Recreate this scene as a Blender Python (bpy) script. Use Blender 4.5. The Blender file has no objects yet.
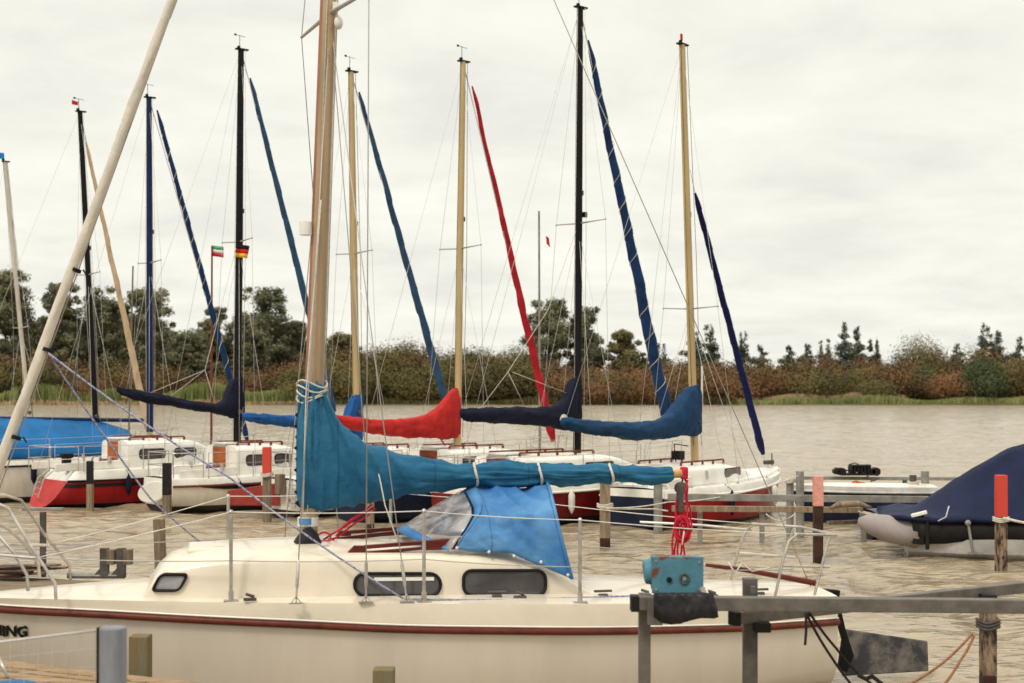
import bpy, math, random
import numpy as np
from mathutils import Vector, Matrix, noise
random.seed(7); np.random.seed(7)
S = bpy.context.scene
COL = S.collection
F, CX, HY, EYE = 1422.0, 512.0, 390.0, 2.4
R = math.radians
def P(px, py, Y): return Vector(((px-CX)/F*Y, Y, EYE+(HY-py)/F*Y))

# ------------------------------------------------------------------ materials
def new_mat(name):
    m = bpy.data.materials.new(name); m.use_nodes = True
    return m, m.node_tree.nodes, m.node_tree.links, m.node_tree.nodes['Principled BSDF']
def mat(name, col, rough=.5, var=.12, scale=3., bump=.0, bscale=20., metal=0., col2=None, lo=.4, hi=.65, stretch=(1,1,1), coat=0., spec=.5):
    """base colour varied by two noises (wear and stains), optional bump"""
    m, N, L, b = new_mat(name)
    tc = N.new('ShaderNodeTexCoord'); mp = N.new('ShaderNodeMapping'); mp.inputs['Scale'].default_value = stretch
    L.new(tc.outputs['Object'], mp.inputs['Vector'])
    n = N.new('ShaderNodeTexNoise'); n.inputs['Scale'].default_value = scale; n.inputs['Detail'].default_value = 6
    n.inputs['Roughness'].default_value = .65
    L.new(mp.outputs[0], n.inputs['Vector'])
    r = N.new('ShaderNodeValToRGB'); r.color_ramp.elements[0].position = lo; r.color_ramp.elements[1].position = hi
    c2 = col2 or tuple(c*(1-var) for c in col)
    c1 = col if col2 else tuple(min(1, c*(1+var*.5)) for c in col)
    r.color_ramp.elements[0].color = (*c1, 1); r.color_ramp.elements[1].color = (*c2, 1)
    L.new(n.outputs['Fac'], r.inputs[0]); L.new(r.outputs[0], b.inputs['Base Color'])
    b.inputs['Roughness'].default_value = rough; b.inputs['Metallic'].default_value = metal
    if spec == .5 and (rough >= .6 or max(col) < .3 or sum(col) < .6): spec = .16
    b.inputs['Specular IOR Level'].default_value = spec
    if coat: b.inputs['Coat Weight'].default_value = coat
    if bump:
        n2 = N.new('ShaderNodeTexNoise'); n2.inputs['Scale'].default_value = bscale; n2.inputs['Detail'].default_value = 4
        L.new(mp.outputs[0], n2.inputs['Vector'])
        bp = N.new('ShaderNodeBump'); bp.inputs['Strength'].default_value = bump; bp.inputs['Distance'].default_value = .02
        L.new(n2.outputs['Fac'], bp.inputs['Height']); L.new(bp.outputs[0], b.inputs['Normal'])
    return m
M = dict(
 cream=mat('cream_gelcoat', (.70,.615,.49), .28, .08, 1.6, .04, 6, coat=.3),
 strake=mat('cream_strake', (.64,.56,.44), .28, .08, 2.2, .03, 6, coat=.3),
 creamside=mat('cream_topside', (.62,.545,.455), .2, .06, 2.6, .02, 4, stretch=(1,1,.16), coat=.4),
 white=mat('white_gelcoat', (.76,.73,.66), .3, .12, 2.5),
 whitehull=mat('white_hull', (.68,.64,.56), .3, .2, 1.8, stretch=(1,1,.4)),
 creamhull=mat('cream_hull', (.63,.56,.45), .3, .2, 1.8, stretch=(1,1,.4)),
 red=mat('red_hull', (.27,.010,.012), .28, .3, 2., stretch=(1,1,.4)),
 redlight=mat('light_red_transom', (.46,.045,.045), .35, .2, 2.),
 darkred=mat('dark_red_hull', (.15,.012,.012), .3, .3, 2.),
 navyhull=mat('navy_hull', (.012,.016,.035), .3, .3, 2.),
 black=mat('black_paint', (.008,.007,.008), .6, .3, 4.),
 stained=mat('stained_post_wood', (.27,.19,.13), .8, .4, 7., .5, 20, col2=(.035,.022,.018), stretch=(2,2,.7), lo=.42, hi=.58),
 rubber=mat('black_rubber', (.015,.013,.013), .6, .3, 6., .2, 15),
 rub=mat('red_brown_rail', (.11,.026,.016), .4, .35, 9., .1, 30, lo=.45, hi=.75),
 mahog=mat('mahogany', (.11,.020,.014), .35, .3, 6., stretch=(1,8,8)),
 orange=mat('orange_wood', (.36,.10,.03), .45, .35, 5., stretch=(1,1,7)),
 redwood=mat('red_brown_wood', (.17,.04,.022), .45, .35, 5., stretch=(1,1,7)),
 tan=mat('gold_anodised', (.50,.36,.17), .42, .15, 3., stretch=(1,1,.2), metal=.25),
 heromast=mat('weathered_gold_mast', (.38,.265,.155), .5, .3, 3., .05, 30, metal=.2, stretch=(2,2,.15)),
 mastred=mat('faded_red_strip', (.36,.15,.10), .55, .3, 3., stretch=(1,1,.3)),
 spar=mat('varnished_boom', (.55,.30,.10), .4, .2, 5.),
 beige=mat('beige_canvas', (.58,.52,.44), .8, .18, 4., .3, 60, stretch=(1,1,.4)),
 tansail=mat('tan_canvas', (.56,.40,.25), .8, .15, 4., .3, 50),
 bluemast=mat('blue_mast_paint', (.010,.020,.075), .4, .2, 3.),
 herocover=mat('petrol_blue_canvas', (.011,.088,.180), .6, .25, 1.6, .4, 22, col2=(.030,.15,.255), lo=.35, hi=.7),
 heroend=mat('teal_blue_canvas', (.006,.07,.13), .66, .25, 2.2, .35, 14),
 hood=mat('bright_blue_hood', (.04,.15,.36), .55, .2, 2.5, .3, 9, col2=(.10,.25,.46)),
 tarp=mat('blue_tarpaulin', (.010,.12,.32), .6, .2, 2., .5, 5),
 navy=mat('navy_canvas', (.008,.009,.024), .8, .3, 4., .4, 9),
 blue=mat('royal_blue_canvas', (.008,.040,.10), .75, .3, 5., .5, 14),
 brightblue=mat('cobalt_canvas', (.012,.075,.24), .7, .25, 5., .4, 8),
 midblue=mat('faded_blue_canvas', (.02,.12,.28), .7, .25, 6., .4, 9),
 jibblue=mat('deep_blue_sail', (.008,.030,.095), .7, .3, 6., .4, 9),
 jibnavy=mat('navy_sail', (.006,.010,.065), .7, .3, 6., .4, 9),
 steelblue=mat('steel_blue_sail', (.025,.065,.13), .7, .3, 6., .4, 9),
 redsail=mat('red_canvas', (.42,.020,.018), .7, .25, 5., .5, 8),
 redjib=mat('crimson_sail', (.36,.012,.02), .7, .3, 6., .5, 8),
 steel=mat('stainless_steel', (.48,.44,.40), .38, .3, 10., metal=.7),
 tubew=mat('white_tube', (.66,.62,.56), .4, .1, 4.),
 wire=mat('rigging_wire', (.42,.39,.36), .45, .1, 10., metal=.3),
 fwire=mat('fine_rigging_wire', (.50,.48,.45), .5, .1, 10., metal=.2),
 ropew=mat('white_rope', (.55,.50,.43), .9, .2, 30.),
 ropeb=mat('blue_flecked_rope', (.34,.33,.40), .9, .2, 60., col2=(.10,.12,.30), lo=.5, hi=.56),
 ropered=mat('red_rope', (.50,.02,.045), .8, .3, 30., .3, 80),
 ropebr=mat('brown_rope', (.26,.12,.06), .9, .3, 30., .3, 80),
 ropedk=mat('dark_rope', (.03,.025,.022), .9, .3, 30.),
 galv=mat('galvanised_steel', (.150,.132,.116), .5, .35, 7., .15, 30, metal=.35, lo=.35, hi=.7),
 galvdk=mat('dull_galvanised_steel', (.10,.088,.078), .6, .4, 6., .15, 30, metal=.2),
 galvl=mat('pale_galvanised_steel', (.25,.24,.215), .55, .3, 6., .1, 30, metal=.2),
 postblu=mat('blue_grey_post_paint', (.20,.205,.225), .5, .3, 5., .1, 20, stretch=(1,1,.3)),
 wood=mat('weathered_wood', (.20,.15,.105), .85, .5, 6., .6, 25, stretch=(3,3,.4), lo=.35, hi=.7),
 woodpale=mat('pale_weathered_wood', (.26,.19,.125), .85, .4, 5., .6, 25, stretch=(3,3,.4)),
 woodgreen=mat('mossy_wood', (.19,.13,.06), .85, .4, 5., .6, 25, col2=(.17,.16,.10), stretch=(4,4,.3)),
 wetwood=mat('wet_dark_wood', (.045,.022,.015), .45, .4, 6., .5, 25),
 charred=mat('tarred_wood', (.018,.016,.018), .7, .3, 8., .4, 20),
 paintred=mat('red_post_paint', (.55,.06,.04), .6, .25, 9., .2, 25, col2=(.42,.07,.05), lo=.5,hi=.7),
 paintpink=mat('faded_red_post_paint', (.60,.27,.22), .7, .25, 9., .2, 25),
 grey=mat('grey_hypalon', (.30,.26,.25), .6, .12, 4., .1, 20),
 greywhite=mat('grey_white_hull', (.46,.44,.42), .45, .25, 3.),
 rudder=mat('rusty_grey_rudder', (.17,.15,.13), .65, .5, 5., .15, 20, col2=(.045,.045,.05), lo=.38, hi=.58),
 brick=mat('brick_red_paint', (.30,.045,.035), .6, .2, 5.),
 stripe=mat('navy_window_band', (.01,.013,.03), .15, .1, 3.),
 gasket=mat('black_window_gasket', (.012,.010,.012), .45, .2, 8.),
 flagblack=mat('black_cloth', (.012,.012,.012), .8), flagred=mat('red_cloth', (.55,.02,.02), .8),
 flaggold=mat('gold_cloth', (.75,.40,.03), .8), flaggreen=mat('green_cloth', (.10,.35,.14), .8),
 flagwhite=mat('white_cloth', (.7,.7,.66), .8), flagblue=mat('blue_cloth', (.02,.22,.6), .8),
 plastic=mat('black_plastic_sheet', (.022,.02,.022), .38, .3, 5., .5, 10),
 letter=mat('black_lettering', (.01,.01,.01), .5, .1),
)
def glass_mat(name, col, rough, spec=.6):
    return mat(name, col, rough, .25, 3., .02, 3, spec=spec)
M['pane'] = glass_mat('smoked_window', (.060,.053,.052), .12)
M['panelight'] = glass_mat('pale_window', (.30,.29,.30), .2)
M['panebr'] = glass_mat('brown_window', (.13,.10,.09), .2)
# clear vinyl window of the hood
def vinyl():
    m, N, L, b = new_mat('clear_vinyl')
    out = N['Material Output']; b.inputs['Base Color'].default_value = (.42,.40,.40,1); b.inputs['Roughness'].default_value = .18
    tr = N.new('ShaderNodeBsdfTransparent'); tr.inputs[0].default_value = (.85,.84,.86,1)
    mx = N.new('ShaderNodeMixShader')
    tc = N.new('ShaderNodeTexCoord'); n = N.new('ShaderNodeTexNoise'); n.inputs['Scale'].default_value = 4.5; n.inputs['Distortion'].default_value = 1.2
    L.new(tc.outputs['Object'], n.inputs['Vector'])
    r = N.new('ShaderNodeMapRange'); r.inputs[1].default_value = .35; r.inputs[2].default_value = .65; r.inputs[3].default_value = .25; r.inputs[4].default_value = .85
    L.new(n.outputs['Fac'], r.inputs[0]); L.new(r.outputs[0], mx.inputs[0])
    bp = N.new('ShaderNodeBump'); bp.inputs['Strength'].default_value = .6; bp.inputs['Distance'].default_value = .04
    L.new(n.outputs['Fac'], bp.inputs['Height']); L.new(bp.outputs[0], b.inputs['Normal'])
    L.new(tr.outputs[0], mx.inputs[1]); L.new(b.outputs[0], mx.inputs[2]); L.new(mx.outputs[0], out.inputs['Surface'])
    return m
M['vinyl'] = vinyl()
def seams(m, period, off=0.):
    """sewn seams across a cloth every period metres"""
    N, L = m.node_tree.nodes, m.node_tree.links; b = N['Principled BSDF']; old = b.inputs['Base Color'].links[0].from_socket
    tc = N.new('ShaderNodeTexCoord'); sx = N.new('ShaderNodeSeparateXYZ'); L.new(tc.outputs['Object'], sx.inputs[0])
    a = N.new('ShaderNodeMath'); a.operation = 'MULTIPLY_ADD'; a.inputs[1].default_value = 1/period; a.inputs[2].default_value = off+50; L.new(sx.outputs['X'], a.inputs[0])
    f = N.new('ShaderNodeMath'); f.operation = 'FRACT'; L.new(a.outputs[0], f.inputs[0])
    c = N.new('ShaderNodeMath'); c.operation = 'LESS_THAN'; c.inputs[1].default_value = .012/period; L.new(f.outputs[0], c.inputs[0])
    mx = N.new('ShaderNodeMixRGB'); mx.blend_type = 'MULTIPLY'; L.new(c.outputs[0], mx.inputs[0]); L.new(old, mx.inputs[1]); mx.inputs[2].default_value = (.7,.7,.72,1); L.new(mx.outputs[0], b.inputs['Base Color'])
seams(M['herocover'], .74, .3); seams(M['hood'], .62, .1); seams(M['redsail'], .8); seams(M['navy'], .9); seams(M['blue'], .85)
def waterline_dark(m, z0=.15, col=(.010,.008,.009)):
    """dark band on the lowest part of a hull: antifouling plus waterline shadow put into the colour"""
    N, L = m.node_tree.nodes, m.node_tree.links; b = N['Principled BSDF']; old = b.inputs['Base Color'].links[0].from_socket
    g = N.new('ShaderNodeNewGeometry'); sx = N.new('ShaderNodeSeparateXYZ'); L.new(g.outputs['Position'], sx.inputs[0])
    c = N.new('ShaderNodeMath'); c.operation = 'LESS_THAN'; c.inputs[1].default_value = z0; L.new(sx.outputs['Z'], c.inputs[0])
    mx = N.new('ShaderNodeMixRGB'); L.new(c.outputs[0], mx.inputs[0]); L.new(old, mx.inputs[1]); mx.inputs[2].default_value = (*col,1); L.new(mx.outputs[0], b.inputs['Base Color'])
for k_ in ('whitehull','creamhull','darkred'): waterline_dark(M[k_], .13)
waterline_dark(M['red'], .07)  # red runs down to the water; this strip is waterline shadow in the colour
def rusty_blue():
    m = mat('rusty_blue_paint', (.07,.185,.245), .55, .2, 6., .1, 20)
    N, L = m.node_tree.nodes, m.node_tree.links; b = N['Principled BSDF']
    tc = N.new('ShaderNodeTexCoord'); n = N.new('ShaderNodeTexNoise'); n.inputs['Scale'].default_value = 9; n.inputs['Detail'].default_value = 6
    L.new(tc.outputs['Object'], n.inputs['Vector'])
    sx = N.new('ShaderNodeSeparateXYZ'); L.new(tc.outputs['Generated'], sx.inputs[0])
    # rust creeps in from the left and top edges of the plate
    a = N.new('ShaderNodeMath'); a.operation = 'SUBTRACT'; a.inputs[0].default_value = .17; L.new(sx.outputs['X'], a.inputs[1])
    z = N.new('ShaderNodeMath'); z.operation = 'SUBTRACT'; L.new(sx.outputs['Z'], z.inputs[0]); z.inputs[1].default_value = .86
    mxx = N.new('ShaderNodeMath'); mxx.operation = 'MAXIMUM'; L.new(a.outputs[0], mxx.inputs[0]); L.new(z.outputs[0], mxx.inputs[1])
    ad = N.new('ShaderNodeMath'); ad.operation = 'ADD'; L.new(mxx.outputs[0], ad.inputs[0]); L.new(n.outputs['Fac'], ad.inputs[1])
    r = N.new('ShaderNodeValToRGB'); r.color_ramp.elements[0].position = .62; r.color_ramp.elements[1].position = .68
    L.new(ad.outputs[0], r.inputs[0])
    mix = N.new('ShaderNodeMixRGB'); old = b.inputs['Base Color'].links[0].from_socket
    L.new(r.outputs[0], mix.inputs[0]); L.new(old, mix.inputs[1]); mix.inputs[2].default_value = (.13,.05,.03,1)
    L.new(mix.outputs[0], b.inputs['Base Color'])
    return m
M['rustblue'] = rusty_blue()
def leaf_mat(name, c1, c2, c3=None):
    m, N, L, b = new_mat(name)
    g = N.new('ShaderNodeNewGeometry'); r = N.new('ShaderNodeValToRGB')
    r.color_ramp.elements[0].color = (*c1,1); r.color_ramp.elements[1].color = (*c2,1)
    tc = N.new('ShaderNodeTexCoord'); n = N.new('ShaderNodeTexNoise'); n.inputs['Scale'].default_value = .16; n.inputs['Detail'].default_value = 3
    L.new(g.outputs['Position'], n.inputs['Vector'])
    ad = N.new('ShaderNodeMath'); ad.operation = 'MULTIPLY_ADD'; ad.inputs[1].default_value = .12
    n2 = N.new('ShaderNodeMath'); n2.operation = 'MULTIPLY_ADD'; n2.inputs[1].default_value = 2.6; n2.inputs[2].default_value = -.88
    L.new(n.outputs['Fac'], n2.inputs[0])
    L.new(g.outputs['Random Per Island'], ad.inputs[0]); L.new(n2.outputs[0], ad.inputs[2])
    L.new(ad.outputs[0], r.inputs[0])
    if c3:
        e = r.color_ramp.elements.new(.5); e.color = (*c3,1)
    L.new(r.outputs[0], b.inputs['Base Color']); b.inputs['Roughness'].default_value = .85; b.inputs['Specular IOR Level'].default_value = .15
    return m
M['leaf'] = leaf_mat('dark_green_leaves', (.085,.088,.05), (.19,.18,.10))
M['leafo'] = leaf_mat('olive_leaves', (.09,.08,.035), (.20,.165,.07))
M['conifer'] = leaf_mat('dark_needles', (.05,.06,.045), (.12,.125,.085))
M['rust'] = leaf_mat('rust_and_olive_leaves', (.075,.058,.028), (.225,.112,.054), (.150,.082,.038))
M['oliveb'] = leaf_mat('olive_brown_leaves', (.062,.060,.024), (.165,.128,.048), (.108,.09,.034))
M['greenb'] = leaf_mat('green_shrub_leaves', (.045,.062,.028), (.11,.125,.055))
M['reed'] = leaf_mat('green_reeds', (.15,.18,.055), (.28,.29,.11), (.20,.22,.08))
M['dryreed'] = leaf_mat('dry_tan_grass', (.34,.23,.13), (.48,.35,.20))
M['bark'] = mat('bark', (.05,.038,.028), .9, .4, 3., .5, 10)

# ------------------------------------------------------------------ mesh builder
def unit(v): return v.normalized() if v.length > 1e-9 else Vector((0,0,1))
class MB:
    def __init__(s): s.v = []; s.f = []
    def add(s, vs, fs):
        o = len(s.v); s.v += [tuple(v) for v in vs]; s.f += [tuple(i+o for i in f) for f in fs]; return s
    def box(s, c, size, rot=None):
        c = Vector(c); hx, hy, hz = [d/2 for d in size]
        vs = [Vector((x,y,z)) for z in (-hz,hz) for y in (-hy,hy) for x in (-hx,hx)]
        if rot is not None: vs = [rot @ v for v in vs]
        return s.add([c+v for v in vs], [(0,2,3,1),(4,5,7,6),(0,1,5,4),(2,6,7,3),(0,4,6,2),(1,3,7,5)])
    def beam(s, a, b, w, h, up=(0,0,1)):
        a, b = Vector(a), Vector(b); d = unit(b-a); side = d.cross(Vector(up))
        side = Vector((1,0,0)) if side.length < .05 else unit(side)
        u = side.cross(d); vs = []
        for p in (a, b):
            for (i, j) in ((-1,-1),(1,-1),(1,1),(-1,1)): vs.append(p+side*(i*w/2)+u*(j*h/2))
        return s.add(vs, [(3,2,1,0),(4,5,6,7),(0,1,5,4),(1,2,6,5),(2,3,7,6),(3,0,4,7)])
    def tube(s, pts, r, n=8, sy=1.0, cap=True):
        pts = [Vector(p) for p in pts]; rs = r if isinstance(r, (list,tuple)) else [r]*len(pts)
        rings = []; up = None
        for i, p in enumerate(pts):
            d = unit((pts[min(i+1,len(pts)-1)]-pts[max(i-1,0)]))
            if up is None:
                ref = Vector((0,1,0)) if abs(d.y) < .8 else Vector((1,0,0))
                up = unit(ref - d*ref.dot(d))
            else: up = unit(up - d*up.dot(d))
            sd = d.cross(up)
            rings.append([p + up*(math.cos(2*math.pi*k/n)*rs[i]) + sd*(math.sin(2*math.pi*k/n)*rs[i]*sy) for k in range(n)])
        return s.loft(rings, cap)
    def loft(s, rings, cap=True, close=True):
        n = len(rings[0]); vs = [v for r in rings for v in r]; fs = []
        for i in range(len(rings)-1):
            for k in range(n if close else n-1):
                a = i*n+k; b = i*n+(k+1) % n
                fs.append((a, b, b+n, a+n))
        if cap: fs.append(tuple(range(n-1,-1,-1))); fs.append(tuple((len(rings)-1)*n+k for k in range(n)))
        return s.add(vs, fs)
    def prism(s, poly, th):
        poly = [Vector(p) for p in poly]; th = Vector(th); n = len(poly)
        vs = [p-th/2 for p in poly]+[p+th/2 for p in poly]
        fs = [tuple(range(n-1,-1,-1)), tuple(range(n,2*n))]+[(k,(k+1)%n,(k+1)%n+n,k+n) for k in range(n)]
        return s.add(vs, fs)
    def ball(s, c, r, n=10, sc=(1,1,1)):
        c = Vector(c); rings = []
        for i in range(n//2+1):
            a = math.pi*i/(n//2); rr = max(math.sin(a), .02)*r
            rings.append([c+Vector((math.cos(2*math.pi*k/n)*rr*sc[0], math.sin(2*math.pi*k/n)*rr*sc[1], math.cos(a)*r*sc[2])) for k in range(n)])
        return s.loft(rings)
    def build(s, name, m, parent=None, smooth=False, bevel=0, solid=0, sub=0):
        me = bpy.data.meshes.new(name); me.from_pydata(s.v, [], s.f); me.validate(); me.materials.append(m)
        o = bpy.data.objects.new(name, me); COL.objects.link(o)
        import bmesh
        bm = bmesh.new(); bm.from_mesh(me); bmesh.ops.recalc_face_normals(bm, faces=bm.faces); bm.to_mesh(me); bm.free()
        if smooth:
            me.shade_smooth()
            if smooth != 'all': me.set_sharp_from_angle(angle=R(40))
        if solid:
            q = o.modifiers.new('s','SOLIDIFY'); q.thickness = solid; q.offset = 0
        if sub:
            q = o.modifiers.new('d','SUBSURF'); q.levels = sub; q.render_levels = sub
        if bevel:
            q = o.modifiers.new('b','BEVEL'); q.width = bevel; q.segments = 2; q.limit_method = 'ANGLE'
        if parent: o.parent = parent
        return o
def tag(o, label=None, cat=None, group=None, kind=None):
    for k, v in (('label',label),('category',cat),('group',group),('kind',kind)):
        if v: o[k] = v
    return o
def empty(name, loc, rz=0, **k):
    o = bpy.data.objects.new(name, None); COL.objects.link(o); o.location = loc; o.rotation_euler = (0,0,rz)
    o.empty_display_size = .3
    return tag(o, **k)
def lerp_tab(tab, x):
    if x <= tab[0][0]: return tab[0][1:]
    for a, b in zip(tab, tab[1:]):
        if x <= b[0]:
            t = (x-a[0])/(b[0]-a[0]); return tuple(p+(q-p)*t for p, q in zip(a[1:], b[1:]))
    return tab[-1][1:]
def smooth_tab(tab, x):
    """Catmull-Rom through the table"""
    n = len(tab)
    if x <= tab[0][0]: return tab[0][1:]
    if x >= tab[-1][0]: return tab[-1][1:]
    for i in range(n-1):
        if x <= tab[i+1][0]:
            p0, p1, p2, p3 = tab[max(i-1,0)], tab[i], tab[i+1], tab[min(i+2,n-1)]
            h = p2[0]-p1[0]; t = (x-p1[0])/h; out = []
            for k in range(1, len(p1)):
                m1 = (p2[k]-p0[k])/max(p2[0]-p0[0],1e-6)*h; m2 = (p3[k]-p1[k])/max(p3[0]-p1[0],1e-6)*h
                out.append((2*t**3-3*t*t+1)*p1[k]+(t**3-2*t*t+t)*m1+(-2*t**3+3*t*t)*p2[k]+(t**3-t*t)*m2)
            return tuple(out)

# ------------------------------------------------------------------ boats
class Boat:
    def __init__(s, name, label, cat, px, Y, deg, group=None):
        s.X0 = (px-CX)/F*Y; s.Y0 = Y; s.c = math.cos(R(deg)); s.s = math.sin(R(deg))
        s.root = empty(name, (s.X0, Y, 0), R(deg), label=label, cat=cat, group=group)
    def cp(s, px, py, yl=0.0):
        """point of the boat's own lengthwise plane y = yl"""
        u = (px-CX)/F; ox = s.X0 - s.s*yl; oy = s.Y0 + s.c*yl
        t = (u*oy-ox)/(s.c-u*s.s); Y = oy+s.s*t
        return Vector((t, yl, EYE+(HY-py)/F*Y))
    def pxof(s, x, y):
        X = s.X0+s.c*x-s.s*y; Y = s.Y0+s.s*x+s.c*y
        return CX+F*X/Y, Y
    def b(s, mb, name, m, parent=None, **k): return mb.build(name, M[m] if isinstance(m, str) else m, parent or s.root, **k)

def hull(bt, xs, xb, B, zs, zr, mats, rake=.5, rev=.0, taper=.75, railr=.02, sag=0, fulness=2.3, tpow=.7):
    """xs stern, xb bow, B half beam; zs(t) sheer height, zr(t) rub rail height; t 0 stern .. 1 bow"""
    N = 36; zk = -.22
    def beam(t): return B*(1-max(0,(t-.38)/.62)**fulness)*(taper+(1-taper)*min(1,t/.38)**tpow)+.012
    def ring(t, prof):
        x = xs+(xb-xs)*t; b = beam(t); zsh = zs(t); out = []
        for (f, z) in prof(t, zsh, zr(t)):
            xx = x - rake*(zsh-z)*t**5 + rev*max(z,-.1)*(1-t)**6*(1 if rev else 0)
            fl = 1 - .30*t**3*(1-min(1,max(0,(z-zk)/(zsh-zk)))) # flare forward
            out.append(Vector((xx, f*b*fl, z)))
        return out
    T = [i/N for i in range(N+1)]
    def low(t, zsh, zru):
        k = (1-t)**4*.09                       # stern rises out of the water
        return [(.0, zk+k*2.0),(.35,zk+.03+k*2.0),(.66,zk+.09+k*1.9),(.85,zk+.19+k*1.7),(.945,zk+.34+k),(.985,zru*.72),(1,zru)]
    def full(prof):
        def g(t, a, b_):
            p = prof(t, a, b_); return [(-f, z) for f, z in reversed(p[1:])]+p
        return g
    rings = [ring(t, full(low)) for t in T]
    mb = MB(); mb.loft(rings, cap=False, close=False); bt.b(mb, 'hull', mats['hull'], smooth=True)
    # upper strake
    mb = MB()
    for sd in (-1,1):
        rr = [ring(t, lambda t, a, b_: [(1*sd, b_),(.995*sd,(a+b_)/2),(.972*sd, a)]) for t in T]
        mb.loft(rr, cap=False, close=False)
    bt.b(mb, 'upper_strake', mats['strake'], smooth=True)
    # transom
    full_r = ring(0, full(low))
    mb = MB(); mb.add(full_r, [tuple(range(len(full_r)))]); tro = bt.b(mb, 'transom', mats.get('transom', mats['hull']))
    up_ = ring(0, lambda t,a,b_: [(-1,b_),(-.972,a),(.972,a),(1,b_)])
    mb = MB(); mb.add(up_, [(0,1,2,3)]); bt.b(mb, 'upper_panel', mats['strake'], tro)
    # deck
    mb = MB(); rings = []
    for t in T:
        e = ring(t, lambda t,a,b_: [(.972,a)])[0]
        rings.append([Vector((e.x, e.y*f, e.z+.045*(1-f*f)*min(1,beam(t)/B*1.2))) for f in (-1,-.8,-.4,0,.4,.8,1)])
    mb.loft(rings, cap=False, close=False); bt.b(mb, 'deck', mats['deck'], smooth=True)
    for sd in (-1,1):
        mb = MB(); pts = [ring(t, lambda t,a,b_: [(1.0*sd,b_)])[0]+Vector((0,sd*railr*.4,0)) for t in T]
        mb.tube(pts, railr, 8, 1.0); bt.b(mb, 'rub_rail', mats['rail'], smooth='all')
        if 'stripe2' in mats:
            mb = MB(); rr = [ring(t, lambda t,a,b_: [(.999*sd+.004*sd,b_-.06),(1.003*sd,b_-.13)]) for t in T]
            mb.loft(rr, cap=False, close=False); bt.b(mb, 'stripe', mats['stripe2'], smooth=True)
    bt.beam = beam; bt.xs, bt.xb, bt.zs = xs, xb, zs
    bt.zat = lambda x: zs(min(1,max(0,(x-xs)/(xb-xs)))); bt.bat = lambda x: beam(min(1,max(0,(x-xs)/(xb-xs))))*.97

def cabin(bt, tab, m, name='cabin', camber=.06, slope=.06):
    """tab rows: x, half width, side top z ; base on the deck"""
    rings = []; x0, x1 = tab[0][0], tab[-1][0]; N = 40
    for i in range(N+1):
        x = x0+(x1-x0)*i/N; w, zt = smooth_tab(tab, x) if len(tab) > 2 else lerp_tab(tab, x)
        zb = bt.zat(x)-.02; zt = max(zt, zb+.03); h = zt-zb; ws = w*(1-slope*min(1,h/.3))
        half = [(w, zb),(ws+.006, zb+h*.6),(ws, zt-h*.14),(ws-.02, zt-h*.04),(ws-.06,zt+.006),(w*.55, zt+camber*.7*min(1,h/.2)),(0, zt+camber*min(1,h/.2))]
        rings.append([Vector((x,-y,z)) for y,z in half]+[Vector((x,y,z)) for y,z in reversed(half[:-1])])
    mb = MB(); mb.loft(rings, cap=True, close=False)
    bt.b(mb, name, m, smooth=True)
    bt.cw = lambda x: lerp_tab(tab, x)[0]; bt.ct = lambda x: lerp_tab(tab, x)[1]

def mast(bt, top, foot, r, m, zf=.8, sy=1.25):
    a = bt.cp(*foot); b = bt.cp(*top); mb = MB()
    pts = [a.lerp(b, i/8) for i in range(9)]
    mb.tube(pts, [r*(1-.22*(i/8)**2) for i in range(9)], 12, sy)
    o = bt.b(mb, 'mast', m, smooth=True); bt.ma, bt.mb_ = a, b; bt.mo = o
    # head fittings
    mb = MB(); mb.box(b+Vector((.02,0,.015)), (r*4.2,r*1.6,.03)); mb.box(b+Vector((-.05,0,.05)), (.05,.05,.06))
    bt.b(mb, 'masthead_fitting', 'black', o, bevel=.004)
    if m != 'heromast':
        for dx, dy in ((r*1.5, r*.6), (-r*1.6, -r*.5), (r*1.2,-r*1.3)):
            wires(bt, 'halyard', [[a+Vector((dx,dy,.35)), a.lerp(b,.5)+Vector((dx*1.2,dy*1.2,0)), b+Vector((dx*.8,dy*.8,0))]], .005, 'ropedk' if m in ('tan','beige') else 'ropew')
        mb = MB(); p = a.lerp(b,.10); mb.tube([p+Vector((0,-r*1.2,0)), p+Vector((0,-r*2.4,0))], [.05,.04], 10); mb.box(a.lerp(b,.6)+Vector((r*1.2,0,0)), (.05,.05,.09))
        bt.b(mb, 'mast_winch', 'galvdk', o, smooth=True)
    return a, b
def antenna(bt, kind='vane'):
    b = bt.mb_; mb = MB()
    mb.tube([b+Vector((-.03,0,.02)), b+Vector((-.03,0,.30))], .006, 5)
    mb.tube([b+Vector((-.14,0,.30)), b+Vector((.10,0,.28))], .005, 5); mb.box(b+Vector((-.13,0,.30)), (.05,.004,.04))
    bt.b(mb, 'wind_vane', 'black', bt.mo)
def wires(bt, name, segs, r=.0035, m='fwire'):
    for pts in segs:
        mb = MB(); mb.tube(pts, r, 5); bt.b(mb, name, m, smooth='all')
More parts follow.
